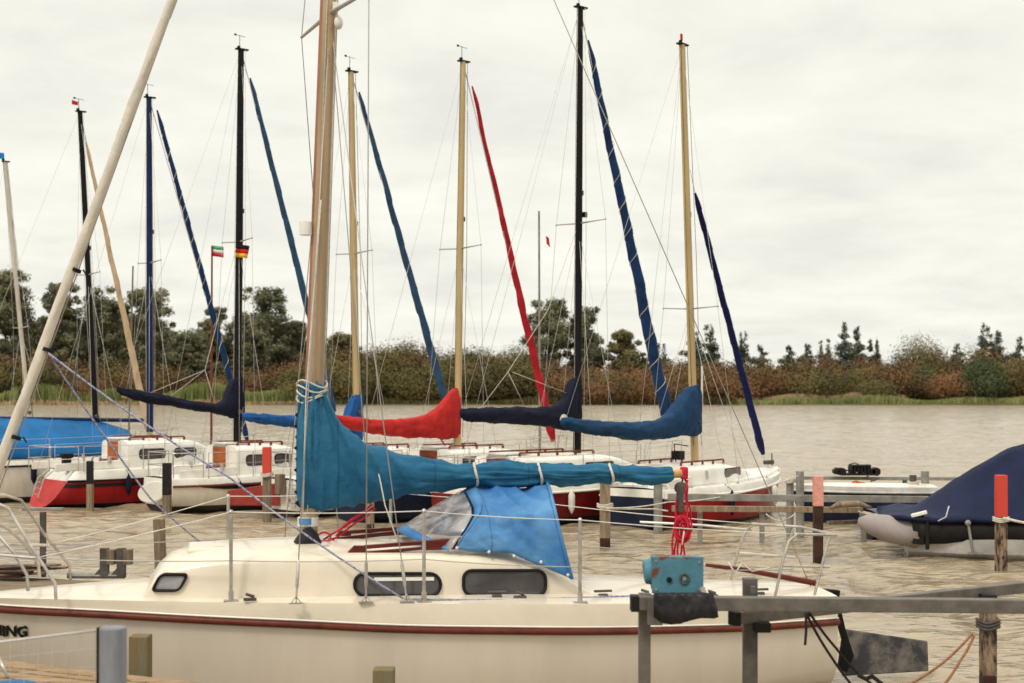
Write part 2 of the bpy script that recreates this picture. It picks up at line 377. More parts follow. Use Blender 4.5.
def rig(bt, ysp, half=.62, bs=True, r=.004, m='fwire', sweep=0.0, sm='wire', beamx=None):
    """spreaders, shrouds and backstay"""
    a, b = bt.ma, bt.mb_; t = (ysp-a.z)/(b.z-a.z); c = a.lerp(b, t)
    tips = [c+Vector((-sweep, sd*half, .03)) for sd in (-1,1)]
    for tp in tips:
        mb = MB(); mb.tube([c, tp], [.018,.011], 6); mb.ball(tp, .022, 6); bt.b(mb, 'spreader', sm, bt.mo, smooth='all')
    for sd, tp in zip((-1,1), tips):
        bb = bt.bat(a.x)*.95; ch = Vector((a.x-.1, sd*bb, bt.zat(a.x)))
        wires(bt, 'shroud', [[b+Vector((0,0,-.05)), tp, ch]], r, m)
        for dx in (-.45,.35): wires(bt, 'lower_shroud', [[c-Vector((0,0,.06)), Vector((a.x+dx, sd*bb*.97, bt.zat(a.x)))]], r, m)
    if bs: wires(bt, 'backstay', [[b, Vector((bt.xs+.02, 0, bt.zat(bt.xs)+.02))]], r, m)
def cover(bt, tab, m, name='sail_cover', wr=.016, n=24, N=70, seed=0, fk=1.6):
    """tab rows: px, ytop, ybot, half width. Folded sail under its cloth, lofted along the boom."""
    rings = []; x0, x1 = tab[0][0], tab[-1][0]
    pk = min(tab, key=lambda q: q[1]); O = bt.cp(pk[0], pk[1])
    for i in range(N+1):
        f = i/N; px = x0+(x1-x0)*f
        yt, yb, w = smooth_tab(tab, px); T = bt.cp(px, yt); Bm = bt.cp(px, yb)
        zc = (T.z+Bm.z)/2; h = max((T.z-Bm.z)/2, .01); ring = []
        for k in range(n):
            a = 2*math.pi*k/n; cz = math.cos(a); sy = math.sin(a)
            tall = min(1,max(0,(h-.12)/.2)); ww = w*(1+.25*tall)
            z = zc+h*cz; y = ww*(abs(sy)**(.8-.4*tall))*(1 if sy > 0 else -1)
            p = Vector((T.x, y, z))
            q = Vector((T.x*2.2+seed, y*2, z*2.2)); d1 = noise.noise(q)
            # long folds that fan from the mast head of the cloth towards the boom
            g = noise.noise(Vector((T.x*3.0-z*4.5+seed, (T.x+z)*.8, k*.02+seed)))
            g2 = noise.noise(Vector((T.x*9-z*8+seed, (T.x+z)*1.6, 3.1)))
            nd = Vector((0, sy/max(w,.02), cz/max(h,.02))); nd = unit(nd)
            dx_, dz_ = abs(T.x-O.x)+.02, O.z-z+.12; th = math.atan2(dz_, dx_); rd = math.hypot(dx_, dz_)
            fan = noise.noise(Vector((th*7+seed, rd*1.1, (1 if sy>0 else 2)*3)))
            lon = noise.noise(Vector((T.x*1.3+k*.05+seed, a*2.6, 5.0)))
            al = min(1, max(0, (abs(T.x-O.x)-.5)/.5))
            fold = (1-al)*(1-2.0*abs(fan)**.5)+al*(1-1.8*abs(lon)**.55)
            ring.append(p+nd*(wr*(d1*.8+(fold-.3)*fk+(abs(g)*-1.6+.3)+g2*.7)))
        rings.append(ring)
    mb = MB(); mb.loft(rings); return bt.b(mb, name, m, smooth='all')
def furled(bt, top, base, r0, r1, m, name='furled_jib', spiral=None, wob=.012, seed=1, sy=1.0, wraps=7):
    """rolled foresail round the forestay, base to top"""
    a = bt.cp(*base); b = bt.cp(*top); N = 60; pts = []; rs = []
    for i in range(N+1):
        f = i/N; p = a.lerp(b, f)
        p += Vector((noise.noise(Vector((f*9,seed,0))), noise.noise(Vector((f*9,seed,7))), 0))*wob
        r = r0+(r1-r0)*f; r *= (.55+.45*min(1,f/.03))*(.4+.6*min(1,(1-f)/.04))*(1+.14*noise.noise(Vector((f*26,seed,3))))
        pts.append(p); rs.append(r)
    d = unit(b-a); u = unit(Vector((0,1,0))-d*d.y); v = d.cross(u); rings = []
    N2 = 240
    for i in range(N2+1):
        f = i/N2*N; k0 = min(int(f), N-1); fr = f-k0; p = pts[k0].lerp(pts[k0+1], fr); r_ = rs[k0]+(rs[k0+1]-rs[k0])*fr; ring = []
        for q in range(16):
            an = 2*math.pi*q/16; ph = (an-i/N2*(wraps*6.283)) % 6.283
            ring.append(p+(u*math.cos(an)+v*math.sin(an))*r_*(.90+.22*(ph/6.283)+.05*noise.noise(Vector((i*.15,q*.5,seed)))))
        rings.append(ring)
    mb = MB(); mb.loft(rings); o = bt.b(mb, name, m, smooth='all')
    if spiral:
        sp = []; d = unit(b-a); u = unit(Vector((0,1,0))-d*d.y); v = d.cross(u); K = spiral*16
        for j in range(K+1):
            f = .02+.95*j/K; p = a.lerp(b, f); r = (r0+(r1-r0)*f)*1.10; an = 2*math.pi*j/16
            sp.append(p+u*math.cos(an)*r+v*math.sin(an)*r)
        mb = MB(); mb.tube(sp, .006, 4); bt.b(mb, 'lacing', 'ropew', o, smooth='all')
    return a, b, o
def stay(bt, hd, a, r=.004):
    wires(bt, 'forestay', [[hd, a]], .011, 'wire')
def railing(bt, x0, x1, h=.55, n=4, r=.009, m='steel', name='stanchion', lines=True, sides=(-1,1)):
    for sd in sides:
        tops = []
        for i in range(n):
            x = x0+(x1-x0)*i/(n-1); y = sd*bt.bat(x)*.95; z = bt.zat(x)
            mb = MB(); mb.tube([(x,y,z),(x,y*.99,z+h)], r, 6); mb.tube([(x,y,z),(x,y,z+.02)], r*2.2, 8)
            bt.b(mb, name, m, smooth=True); tops.append(Vector((x,y*.99,z+h)))
        if lines:
            wires(bt, 'lifeline', [tops, [t-Vector((0,0,h*.45)) for t in tops]], .0045, 'wire')
def pulpit(bt, h=.55, r=.010, m='steel', back=.75):
    x1 = bt.xb-.02; x0 = bt.xb-back; z = bt.zat(x0); mb = MB()
    y0 = bt.bat(x0)*.93
    loop = [Vector((x0,-y0,z)),Vector((x0+.06,-y0,z+h)),Vector((x1-.12,-.12,z+h+.06)),Vector((x1+.03,0,z+h+.08)),Vector((x1-.12,.12,z+h+.06)),Vector((x0+.06,y0,z+h)),Vector((x0,y0,z))]
    mb.tube(loop, r, 6); xm = bt.xb-.25
    for sd in (-1,1): mb.tube([(xm, sd*bt.bat(xm)*.9, z+.03),(xm+.08, sd*.12, z+h+.05)], r, 6)
    bt.b(mb, 'pulpit', m, smooth=True)
def pushpit(bt, h=.55, r=.010, m='steel', fwd=.6):
    x0 = bt.xs+.04; x1 = bt.xs+fwd; z = bt.zat(x0); y0 = bt.bat(x0)*.9; y1 = bt.bat(x1)*.93; mb = MB()
    for k in (1,.5):
        mb.tube([Vector((x1,-y1,z+h*k)),Vector((x0+.05,-y0,z+h*k)),Vector((x0,-y0+.05,z+h*k)),Vector((x0,y0-.05,z+h*k)),Vector((x0+.05,y0,z+h*k)),Vector((x1,y1,z+h*k))], r, 6)
    for sd in (-1,1):
        mb.tube([(x1,sd*y1,z),(x1,sd*y1,z+h)], r, 6); mb.tube([(x0+.02,sd*(y0-.03),z),(x0+.02,sd*(y0-.03),z+h)], r, 6)
    bt.b(mb, 'pushpit', m, smooth=True)
def rrect(pts_fn, x0, x1, y0, y1, rad, k=5):
    out = []
    for (cx, cy, a0) in ((x1-rad,y0+rad,-90),(x1-rad,y1-rad,0),(x0+rad,y1-rad,90),(x0+rad,y0+rad,180)):
        for i in range(k+1):
            a = R(a0+90*i/k); out.append(pts_fn(cx+rad*math.cos(a), cy+rad*math.sin(a)))
    return out
def simple_boat(bt, stern, jibbase, foot, B, mats, zsh=.78, cabtop=1.3, cabw=.68, hatch='orange', winm='pane', cab_aft=None, cab_front=None, bowup=.12, extra=.45, strk=.14, railh=.5, rev=.0, front=True, hatchlab=None, taper=.62, wins=((.10,.34),(.42,.64)), wh=.20):
    xs = bt.cp(stern, 480).x; xb = bt.cp(*jibbase).x+extra
    L = xb-xs
    hull(bt, xs, xb, B, lambda t: zsh+bowup*t**2, lambda t: zsh-strk+bowup*t**2, mats, rev=rev, railr=.022, taper=taper)
    xa = xs+L*.33 if cab_aft is None else cab_aft; xf = xs+L*.82 if cab_front is None else cab_front
    cabin(bt, [(xa,cabw,cabtop),(xa+(xf-xa)*.5,cabw*.97,cabtop-.02),(xa+(xf-xa)*.72,cabw*.82,cabtop-.10),(xf,cabw*.45,zsh+.06)], mats.get('cabin','white'))
    # long dark side windows
    for sd in (-1,1):
        for (p, q) in wins:
            X0 = xa+(xf-xa)*p; X1 = xa+(xf-xa)*q; zc = (cabtop+zsh)/2+.03; hh = (cabtop-zsh)*wh
            def fn(u, v):
                w = bt.cw(u); return Vector((u, sd*(w*(1-.05)+.012), v))
            mb = MB(); mb.prism(rrect(fn, X0, X1, zc-hh, zc+hh, hh*.7), (0,.02,0)); o = bt.b(mb, 'window', 'gasket', bevel=.004)
            mb = MB(); mb.prism([v+Vector((0,sd*.004,0)) for v in rrect(fn, X0+.02, X1-.02, zc-hh+.02, zc+hh-.02, hh*.5)], (0,.022,0)); bt.b(mb, 'pane', winm, o)
    # companionway
    if hatch:
        mb = MB(); w = .27
        zt = cabtop+.01; z0 = zsh-.02
        for i in range(4):
            za = z0+(zt-z0)*i/4; zb = z0+(zt-z0)*(i+1)/4-.006
            mb.box((xa-.022,0,(za+zb)/2), (.03,w*2,zb-za))
        o = bt.b(mb, 'companionway_door', hatch, bevel=.004)
        mb = MB(); mb.box((xa-.02,-w-.02,(z0+zt)/2), (.05,.03,zt-z0+.02)); mb.box((xa-.02,w+.02,(z0+zt)/2), (.05,.03,zt-z0+.02)); mb.box((xa+.25,0,cabtop+.075),(.62,w*2.1,.03))
        bt.b(mb, 'sliding_hatch', 'white', bevel=.006)
    # cockpit coamings
    mb = MB()
    for sd in (-1,1): mb.beam((xs+.15, sd*B*.60, zsh+.08),(xa, sd*cabw*.98, zsh+.13), .05, .16)
    bt.b(mb, 'coaming', mats.get('cabin','white'), bevel=.012)
    # wooden grab rails
    for sd in (-1,1):
        mb = MB(); y = sd*cabw*.6; pts = [Vector((xa+.15+i*(xf-xa)*.5/4, y, cabtop+.045)) for i in range(5)]
        mb.beam(pts[0]+Vector((0,0,.05)), pts[-1]+Vector((0,0,.05)), .025, .03)
        for p in pts: mb.box(p+Vector((0,0,.01)), (.05,.022,.07))
        bt.b(mb, 'grab_rail', 'redwood', bevel=.004)
    for (f, sd) in ((.30,-1),(.62,-1),(.45,1)):
        x = xs+L*f; y = sd*(bt.bat(x)/.97+.07); mb = MB(); zt_ = bt.zat(x)
        mb.tube([(x,y,zt_-.08),(x,y,zt_-.13),(x,y,zt_-.20),(x,y,zt_-.42),(x,y,zt_-.49),(x,y,zt_-.53)], [.012,.03,.062,.062,.03,.012], 10); mb.tube([(x,y,zt_-.08),(x,sd*bt.bat(x)*.95,zt_+.02)], .006, 5)
        bt.b(mb, 'fender', 'navy' if (int(stern)+int(f*10))%2 else 'tubew', smooth='all')
    mb = MB(); x = xs+L*.20
    for q in range(3): mb.tube([(x+.11*math.cos(k*.55)+.02*q, -B*.60+.02*q, zsh+.20+.09*math.sin(k*.55)) for k in range(12)], .012, 5)
    bt.b(mb, 'sheet_coil', 'ropered' if int(stern)%2 else 'ropeb', smooth='all')
    mb = MB(); mb.box((xa-.30, -.32, zsh+.14),(.30,.22,.16)); bt.b(mb, 'deck_locker', 'redwood' if hatch else 'white', bevel=.015)
    if front: pulpit(bt, railh)
    pushpit(bt, railh); railing(bt, xs+.7, xb-.8, railh, 4)
    # winches and small fittings
    for sd in (-1,1):
        mb = MB(); mb.tube([(xs+L*.25, sd*B*.66, zsh+.14),(xs+L*.25, sd*B*.66, zsh+.28)], [.05,.035], 10); bt.b(mb, 'winch', 'steel', smooth=True)
    return xs, xb

SB = 'sailing boats moored bow away in the second row'
# ---- A : white boat under bright blue tent
A = Boat('sailboat', 'white sailing boat at far left under a bright blue tarpaulin tent', 'sailboat', 97, 32.2, 40, SB)
simple_boat(A, -62, (158,440), (97,455), 1.05, dict(hull='whitehull', strake='white', deck='white', rail='black', cabin='white'), zsh=.92, cabtop=1.2, hatch=None, railh=.42)
mast(A, (80,112), (97,450), .055, 'black'); antenna(A)
mb = MB(); t = A.mb_; mb.prism([t+Vector((-.05,0,.22)),t+Vector((-.19,0,.25)),t+Vector((-.19,0,.15)),t+Vector((-.05,0,.14))],(0,.01,0)); A.b(mb, 'pennant', 'flagred', A.mo)
mb = MB(); t = A.mb_; mb.tube([t, t+Vector((-.05,0,.24))], .006, 5); A.b(mb, 'pennant_staff', 'wire', A.mo)
rig(A, 5.0); ja, jb, o = furled(A, (86,142), (150,436), .085, .035, 'tansail', seed=3); stay(A, A.mb_, ja)
# tent
ridge = [(-62,416),(-20,416),(40,418),(97,421),(128,430)]
rings = []
for i in range(41):
    px = -62+190*i/40; ry = lerp_tab(ridge, px)[0]; T = A.cp(px, ry); w = min(1.02, A.bat(T.x)+.02)
    ze = A.zat(T.x)+.02; prof = [(1.0,ze),(.86,ze+(T.z-ze)*.28),(.62,ze+(T.z-ze)*.52),(.3,ze+(T.z-ze)*.80),(.0,T.z)]
    rr = [Vector((T.x,-f*w,z-.03*math.sin(f*3.1)+.02*noise.noise(Vector((T.x*3,f*4,z*3))))) for f,z in prof]
    rr += [Vector((T.x,f*w,z-.03*math.sin(f*3.1)+.02*noise.noise(Vector((T.x*3,-f*4,z*3))))) for f,z in reversed(prof[:-1])]
    rings.append(rr)
mb = MB(); mb.loft(rings, cap=False, close=False); A.b(mb, 'tarpaulin_tent', 'tarp', smooth='all', solid=.01)
mb = MB(); mb.tube([A.cp(-62,417.5), A.cp(150,420.5)], .045, 8); A.b(mb, 'boom', 'bluemast', smooth=True)

# ---- B : red hull, blue mast
B = Boat('sailboat', 'red hulled sailing boat with black stripe and blue painted mast', 'sailboat', 150, 30.8, 40, SB)
simple_boat(B, 36, (246,440), (150,440), 1.0, dict(hull='red', strake='white', deck='white', rail='black', cabin='white', transom='redlight', stripe2='black'), zsh=.74, strk=.20, cabtop=1.30, hatch='orange', rev=.75, extra=.3)
mast(B, (149,98), (150,432), .06, 'bluemast'); antenna(B)
rig(B, 5.15, .55); ja, jb, o = furled(B, (157,110), (247,440), .075, .042, 'jibblue', spiral=15, seed=5); stay(B, B.mb_, ja)
# boarding ladder and rail on the transom
mb = MB(); zz = .2
for sd in (-.16,.16):
    mb.tube([(B.xs+.38,sd,.80),(B.xs+.10,sd,.58),(B.xs-.02,sd,.20)], .014, 6)
for z in (.26,.38,.50): mb.tube([(B.xs+.0+.32*(z-.26),-.16,z),(B.xs+.0+.32*(z-.26),.16,z)], .012, 6)
B.b(mb, 'boarding_ladder', 'steel', smooth=True)
mb = MB(); mb.box((B.xs+.5,-.35,.88),(.16,.16,.26)); mb.box((B.xs+.5,-.35,1.05),(.24,.18,.1)); B.b(mb, 'outboard_motor', 'rubber', bevel=.02)

# ---- C : cream, navy cover
C = Boat('sailboat', 'cream sailing boat with navy window band flying a black red gold flag', 'sailboat', 240, 29.3, 40, SB)
simple_boat(C, 158, (334,412), (240,440), 1.0, dict(hull='creamhull', strake='white', deck='white', rail='redwood', cabin='white'), zsh=.66, cabtop=1.24, hatch='orange', extra=.1)
mast(C, (241,50), (237,452), .065, 'black'); antenna(C)
rig(C, 5.45, .62, sweep=.05); ja, jb, o = furled(C, (250,78), (334,412), .085, .045, 'steelblue', seed=8); stay(C, C.mb_, ja)
cover(C, [(117,387,391,.04),(124,388,397,.07),(160,394,405,.10),(200,402,411,.12),(222,401,415,.13),(230,382,418,.12),(236,376,420,.09),(243,376,421,.07)], 'navy', seed=2)
mb = MB(); mb.tube([C.cp(122,396), C.cp(216,408)], .03, 8); C.b(mb, 'boom', 'tansail', smooth=True)
wires(C, 'topping_lift', [[C.mb_, C.cp(119,389)]])
wires(C, 'lazy_jack', [[C.cp(238,240), C.cp(205,370), C.cp(170,397)], [C.cp(205,370), C.cp(150,393)], [C.cp(205,370), C.cp(217,410)]], .006, 'ropew')
mb = MB(); mb.tube([C.cp(237,422), C.cp(237,450)], .055, 8); C.b(mb, 'red_halyard_bundle', 'ropered', smooth=True)
mb = MB(); mb.ball(C.cp(237,458), .11, 10, (.8,.8,1.3)); C.b(mb, 'red_bag', 'ropered', smooth='all')
f0 = C.cp(235.5,244.5); f1 = C.cp(248,258)
for i, mm in enumerate(('flagblack','flagred','flaggold')):
    mb = MB(); z1 = f0.z-(f0.z-f1.z)*i/3; z0 = f0.z-(f0.z-f1.z)*(i+1)/3; g = []
    for j in range(9):
        f = j/8; x = f0.x+(f1.x-f0.x)*f; y = -.09+.035*math.sin(f*7); g.append((Vector((x-.02*i,y,z1-.02*f)),Vector((x-.02*(i+1),y,z0-.02*f))))
    mb.loft([list(q) for q in g], cap=False, close=False); C.b(mb, 'flag_stripe', mm, C.mo, smooth='all', solid=.004)
# white lifted rudder on its transom
mb = MB(); cc = Vector((C.xs-.16,-.1,.40)); ring = []
for k in range(24):
    a = 2*math.pi*k/24; ring.append(cc+Vector((C.c*.29*math.cos(a), -C.s*.29*math.cos(a), .21*math.sin(a)+.05*math.cos(a))))
mb.prism(ring, (C.s*.05,C.c*.05,0)); C.b(mb, 'lifted_rudder', 'white', bevel=.015)
# dark window band on the hull side
for sd in (-1,1):
    mb = MB(); g = []
    for j in range(21):
        f = j/20; x = C.xs+.5+f*2.4; y = sd*(C.bat(x)/.97+.004); h = .055*min(1,f*5+.05); g.append([Vector((x,y*1.0,.50-h)),Vector((x,y*1.005,.50+h))])
    mb.loft(g, cap=False, close=False); C.b(mb, 'side_window_band', 'stripe', smooth='all', solid=.012)
# ---- E : white, blue cover, brick rudder
E = Boat('sailboat', 'white sailing boat with tan mast, cobalt blue boom cover and brick red lifted rudder', 'sailboat', 356, 28.2, 42, SB)
simple_boat(E, 281, (446,404), (356,440), .98, dict(hull='whitehull', strake='white', deck='white', rail='redwood', cabin='white'), zsh=.70, cabtop=1.22, hatch='orange', taper=.7)
mast(E, (351,72), (357,450), .062, 'tan'); antenna(E)
rig(E, 5.1, .60); ja, jb, o = furled(E, (359,92), (446,404), .085, .045, 'steelblue', seed=12, wob=.03); stay(E, E.mb_, ja)
cover(E, [(243,413,420,.05),(250,413,422,.09),(290,416,427,.11),(330,420,432,.12),(344,418,438,.12),(351,399,441,.10),(356,392,442,.08),(362,393,440,.06)], 'brightblue', seed=5)
mb = MB(); pr = [(E.xs-.02,0,.64),(E.xs-1.0,.0,.50),(E.xs-1.0,0,.22),(E.xs-.02,0,.20)]
rot = Matrix.Rotation(R(-32),3,'Z')
pr = [Vector((E.xs,0,0))+rot@(Vector(p)-Vector((E.xs,0,0))) for p in pr]
mb.prism(pr, rot@Vector((0,.04,0))); E.b(mb, 'lifted_rudder', 'brick', bevel=.01)
mb = MB(); mb.box((E.xs-.10,-.12,.62),(.14,.16,.38)); E.b(mb, 'outboard_bracket', 'wood', bevel=.01)
mb = MB()
for sd in (-.38,-.60):
    mb.tube([(E.xs-.02,sd,.86),(E.xs-.08,sd,.2)], .013, 6)
for z in (.28,.45,.62): mb.tube([(E.xs-.07,-.38,z),(E.xs-.07,-.60,z)], .011, 6)
E.b(mb, 'boarding_ladder', 'steel', smooth=True)
mb = MB(); mb.box((E.xs-.012,.30,.55),(.02,.05,.1)); mb.box((E.xs-.012,-.3,.33),(.02,.06,.06)); mb.box((E.xs-.012,.15,.38),(.02,.06,.05)); E.b(mb, 'transom_fitting', 'black', bevel=.004)
# ---- F : red cover
Fb = Boat('sailboat', 'white sailing boat with tan mast, bright red boom cover and crimson furled foresail', 'sailboat', 457, 27.6, 42, SB)
simple_boat(Fb, 352, (553,441), (457,440), 1.0, dict(hull='navyhull', strake='white', deck='white', rail='redwood', cabin='white'), zsh=.80, cabtop=1.24, hatch='redwood')
mast(Fb, (463,62), (457,455), .062, 'tan'); antenna(Fb)
rig(Fb, 5.15, .62); ja, jb, o = furled(Fb, (472,86), (553,441), .09, .035, 'redjib', seed=15, wob=.045); stay(Fb, Fb.mb_, ja)
cover(Fb, [(333,414,418,.05),(338,415,426,.09),(370,419,433,.12),(400,419,437,.13),(425,415,438,.14),(440,405,439,.12),(450,392,439,.09),(456,387,438,.07),(459,389,437,.05)], 'redsail', seed=9)
mb = MB(); mb.beam(Fb.cp(440,438), Fb.cp(455,460), .02,.02); Fb.b(mb, 'kicking_strap', 'ropered')
# ---- G : black mast
G = Boat('sailboat', 'dark red sailing boat with the tallest black mast and white laced blue foresail', 'sailboat', 579, 26.9, 42, SB)
simple_boat(G, 455, (668,430), (579,440), 1.05, dict(hull='darkred', strake='white', deck='white', rail='white', cabin='white'), zsh=.72, cabtop=1.18, hatch='redwood', cab_aft=G.cp(498,450).x, cab_front=G.cp(640,450).x)
mast(G, (580,8), (577,470), .068, 'black'); antenna(G)
rig(G, 5.55, .66, sweep=-.05); ja, jb, o = furled(G, (588,40), (669,428), .13, .05, 'jibblue', spiral=14, seed=21, wob=.05); stay(G, G.mb_, ja)
cover(G, [(461,409,415,.05),(466,408,421,.11),(510,407,424,.13),(545,407,427,.14),(562,400,430,.12),(571,380,431,.10),(576,375,431,.07),(580,377,430,.05)], 'navy', seed=13)
mb = MB(); c = G.cp(558,420); 
for k in range(3):
    mb.tube([c+Vector(((.09-.02*k)*math.cos(a*.52), -.16-.015*k, (.10-.02*k)*math.sin(a*.52))) for a in range(13)], .014, 6)
G.b(mb, 'rope_coil', 'ropew', smooth='all')
wires(G, 'topping_lift', [[G.mb_, G.cp(463,409)]])
wires(G, 'lazy_jack', [[G.cp(579,222), G.cp(548,310), G.cp(508,372), G.cp(480,409)], [G.cp(508,372), G.cp(525,407)], [G.cp(572,395), G.cp(512,372)]], .006, 'ropew')
mb = MB(); mb.tube([G.cp(582,212)+Vector((.06,0,0)), G.cp(582,217)+Vector((.06,0,0))], .06, 8); G.b(mb, 'mast_light', 'black', G.mo, smooth=True)
pn = G.cp(546,236); mb = MB(); mb.prism([pn, pn+Vector((.07,0,-.03)), pn+Vector((.10,0,-.2)), pn+Vector((.02,0,-.14))], (0,.01,0)); G.b(mb, 'pennant', 'flagred')
# ---- H : navy transom, red side
H = Boat('sailboat', 'sailing boat with red side and navy stern, dark blue boom cover bulging at the mast', 'sailboat', 694, 26.4, 52, SB)
simple_boat(H, 632, (764,470), (694,463), 1.05, dict(hull='red', strake='white', deck='white', rail='white', cabin='white', transom='navyhull'), zsh=.68, cabtop=1.02, cabw=.74, hatch=None, winm='panebr', cab_aft=H.cp(655,470).x, cab_front=H.cp(738,470).x, bowup=.16, extra=.55, railh=.05, front=False, wins=((.42,.66),), wh=.27)
mast(H, (682,45), (695,464), .068, 'tan'); 
mb = MB(); t = H.mb_; mb.tube([t, t+Vector((-.02,0,.13))], .008, 5); mb.box(t+Vector((-.02,0,.14)), (.06,.02,.12)); H.b(mb, 'masthead_pennant', 'flagred', H.mo)
rig(H, 3.9, .58); ja, jb, o = furled(H, (695,193), (763,454), .075, .05, 'jibnavy', seed=27, wob=.006); 
hd = H.cp(690,170); wires(H, 'forestay', [[hd, jb],[ja, Vector((ja.x+.25,0,H.zat(ja.x))),]], .005, 'wire')
cover(H, [(563,418,426,.05),(570,418,430,.10),(600,421,436,.13),(640,422,440,.14),(665,416,439,.15),(680,400,436,.15),(688,388,436,.13),(694,383,437,.10),(699,387,432,.06)], 'blue', seed=17)
wires(H, 'topping_lift', [[H.mb_, H.cp(566,419)]])
mb = MB(); mb.box(H.cp(678,458)+Vector((0,0,.05)), (.18,.18,.16)); mb.tube([H.cp(676,462), H.cp(674,444), H.cp(688,446)], .012, 6); H.b(mb, 'mast_winch', 'rubber', bevel=.01)
mb = MB(); mb.box((H.xb-.35,0,H.zat(H.xb)+.10),(.25,.12,.08)); mb.tube([(H.xb-.2,0,H.zat(H.xb)+.03),(H.xb-.22,0,H.zat(H.xb)+.28)],.015,6); H.b(mb, 'bow_roller', 'galvdk', bevel=.006)
# ---- Z : pale thin mast at the left edge, hull hidden behind the blue tent
Z = Boat('sailboat', 'sailing boat behind the blue tent at the left edge, with a thin leaning pale mast', 'sailboat', 30, 37, 40, SB)
simple_boat(Z, -60, (100,440), (30,430), 1.0, dict(hull='whitehull', strake='white', deck='white', rail='black', cabin='white'), zsh=.6, cabtop=.9, hatch='redwood', railh=.3)
mast(Z, (5,162), (31,440), .048, 'beige'); rig(Z, 4.0, .5)
mb = MB(); t = Z.mb_; mb.tube([t, t+Vector((-.05,0,.25))], .006, 5); Z.b(mb, 'pennant_staff', 'wire', Z.mo)
mb = MB(); mb.prism([t+Vector((-.02,0,.22)),t+Vector((-.22,0,.24)),t+Vector((-.22,0,.06)),t+Vector((-.02,0,.08))],(0,.01,0)); Z.b(mb, 'pennant', 'flagblue', Z.mo)

# ------------------------------------------------------------------ hero boat
Hx = Boat('sailboat', 'large cream sailing boat in front with petrol blue boom cover and bright blue hood', 'sailboat', 308, 10.8, 192, None)
NEARR = [(-60,604.5),(0,610),(100,615),(200,620.5),(300,625),(400,629.5),(500,631),(600,631.5),(700,629.5),(760,627.5),(838,622)]
NEARS = [(-60,596),(0,598),(100,600),(200,602),(300,603),(400,603.5),(500,604),(600,604),(700,602),(760,600),(838,596)]
xb_ = Hx.cp(-50,590).x; xs_ = Hx.cp(838,610,.43).x
BB = 1.04
def hb(t): return (BB*(1-max(0,(t-.38)/.62)**2.3)*(.4+.6*min(1,t/.38)**.9)+.012)
def hz(tab, k):
    def g(t):
        x = xs_+(xb_-xs_)*t; px, Y = Hx.pxof(x, hb(t)*k); py = smooth_tab(tab, px)[0]; return EYE+(HY-py)/F*Y
    return g
hull(Hx, xs_, xb_, BB, hz(NEARS,.972), hz(NEARR,1.0), dict(hull='creamside', strake='strake', deck='cream', rail='rub', transom='creamside'), rake=.75, taper=.4, tpow=.9, railr=.026)
# cabin: trace side-top heights along the near cabin wall
CW = [( -2.05,.58),(-1.6,.66),(-.6,.72),(.3,.71),(.8,.64),(1.15,.54),(1.55,.38)]
def cwid(x):
    if x <= CW[0][0]: return CW[0][1]
    return smooth_tab(CW, x)[0]
def cabpt(px, py, off=0.0, k=.95):
    y = .75
    for _ in range(10):
        p = Hx.cp(px, py, y); w = cwid(p.x); y = w*k+off
        if hasattr(Hx, 'rows'):
            zt = lerp_tab(Hx.rows, p.x)[1]; zb = Hx.zat(p.x)-.02; h = max(zt-zb,.03); ws = w*(1-.05*min(1,h/.3)); f = (p.z-zb)/h
            y = (w+(ws+.006-w)*max(0,f)/.6 if f < .6 else ws+.006)+off
    return Hx.cp(px, py, y)
SIDE = [(143,598),(150,588),(160,575),(178,567),(210,561),(260,558),(330,556.5),(400,556),(460,557),(500,559),(530,563),(550,569),(570,580),(590,592),(606,600)]
rows = []
for px, py in SIDE:
    p = cabpt(px, py); rows.append((p.x, cwid(p.x), p.z))
rows.sort(); Hx.rows = rows; cabin(Hx, rows, 'cream', camber=.05, slope=.05)
Hx.cw = cwid
# raised companionway garage / coaming aft
def herowin(x0, x1, y0, y1, rad, pane, slant=0):
    def fn(u, v): return cabpt(u+slant*(v-y0), v, .008)
    outer = rrect(fn, x0, x1, y0, y1, rad); inner = rrect(fn, x0+3, x1-3, y0+3, y1-3, max(rad-3,2))
    n = len(outer); y = Vector((0,1,0)); mb = MB()
    rings = [[p-y*.03 for p in outer],[p+y*.010 for p in outer],[p*.7+q*.3+y*.018 for p,q in zip(outer,inner)],[p+y*.010 for p in inner],[p-y*.02 for p in inner]]
    mb.loft(rings, cap=False); o = Hx.b(mb, 'window', 'gasket', smooth='all')
    mb = MB(); mb.prism([p-y*.005 for p in inner], (0,.01,0)); Hx.b(mb, 'pane', pane, o)
herowin(353, 442, 572, 597, 12, 'pane'); herowin(462, 547, 569, 596.5, 10, 'pane')
herowin(160, 190, 573, 592, 6, 'panelight', slant=-.55)
# curtain edge seen in the first pane
mb = MB(); mb.prism([cabpt(374,577.5,.012),cabpt(434,577,.012),cabpt(434,580.5,.012),cabpt(374,581,.012)], (0,.004,0)); Hx.b(mb, 'curtain', 'white')
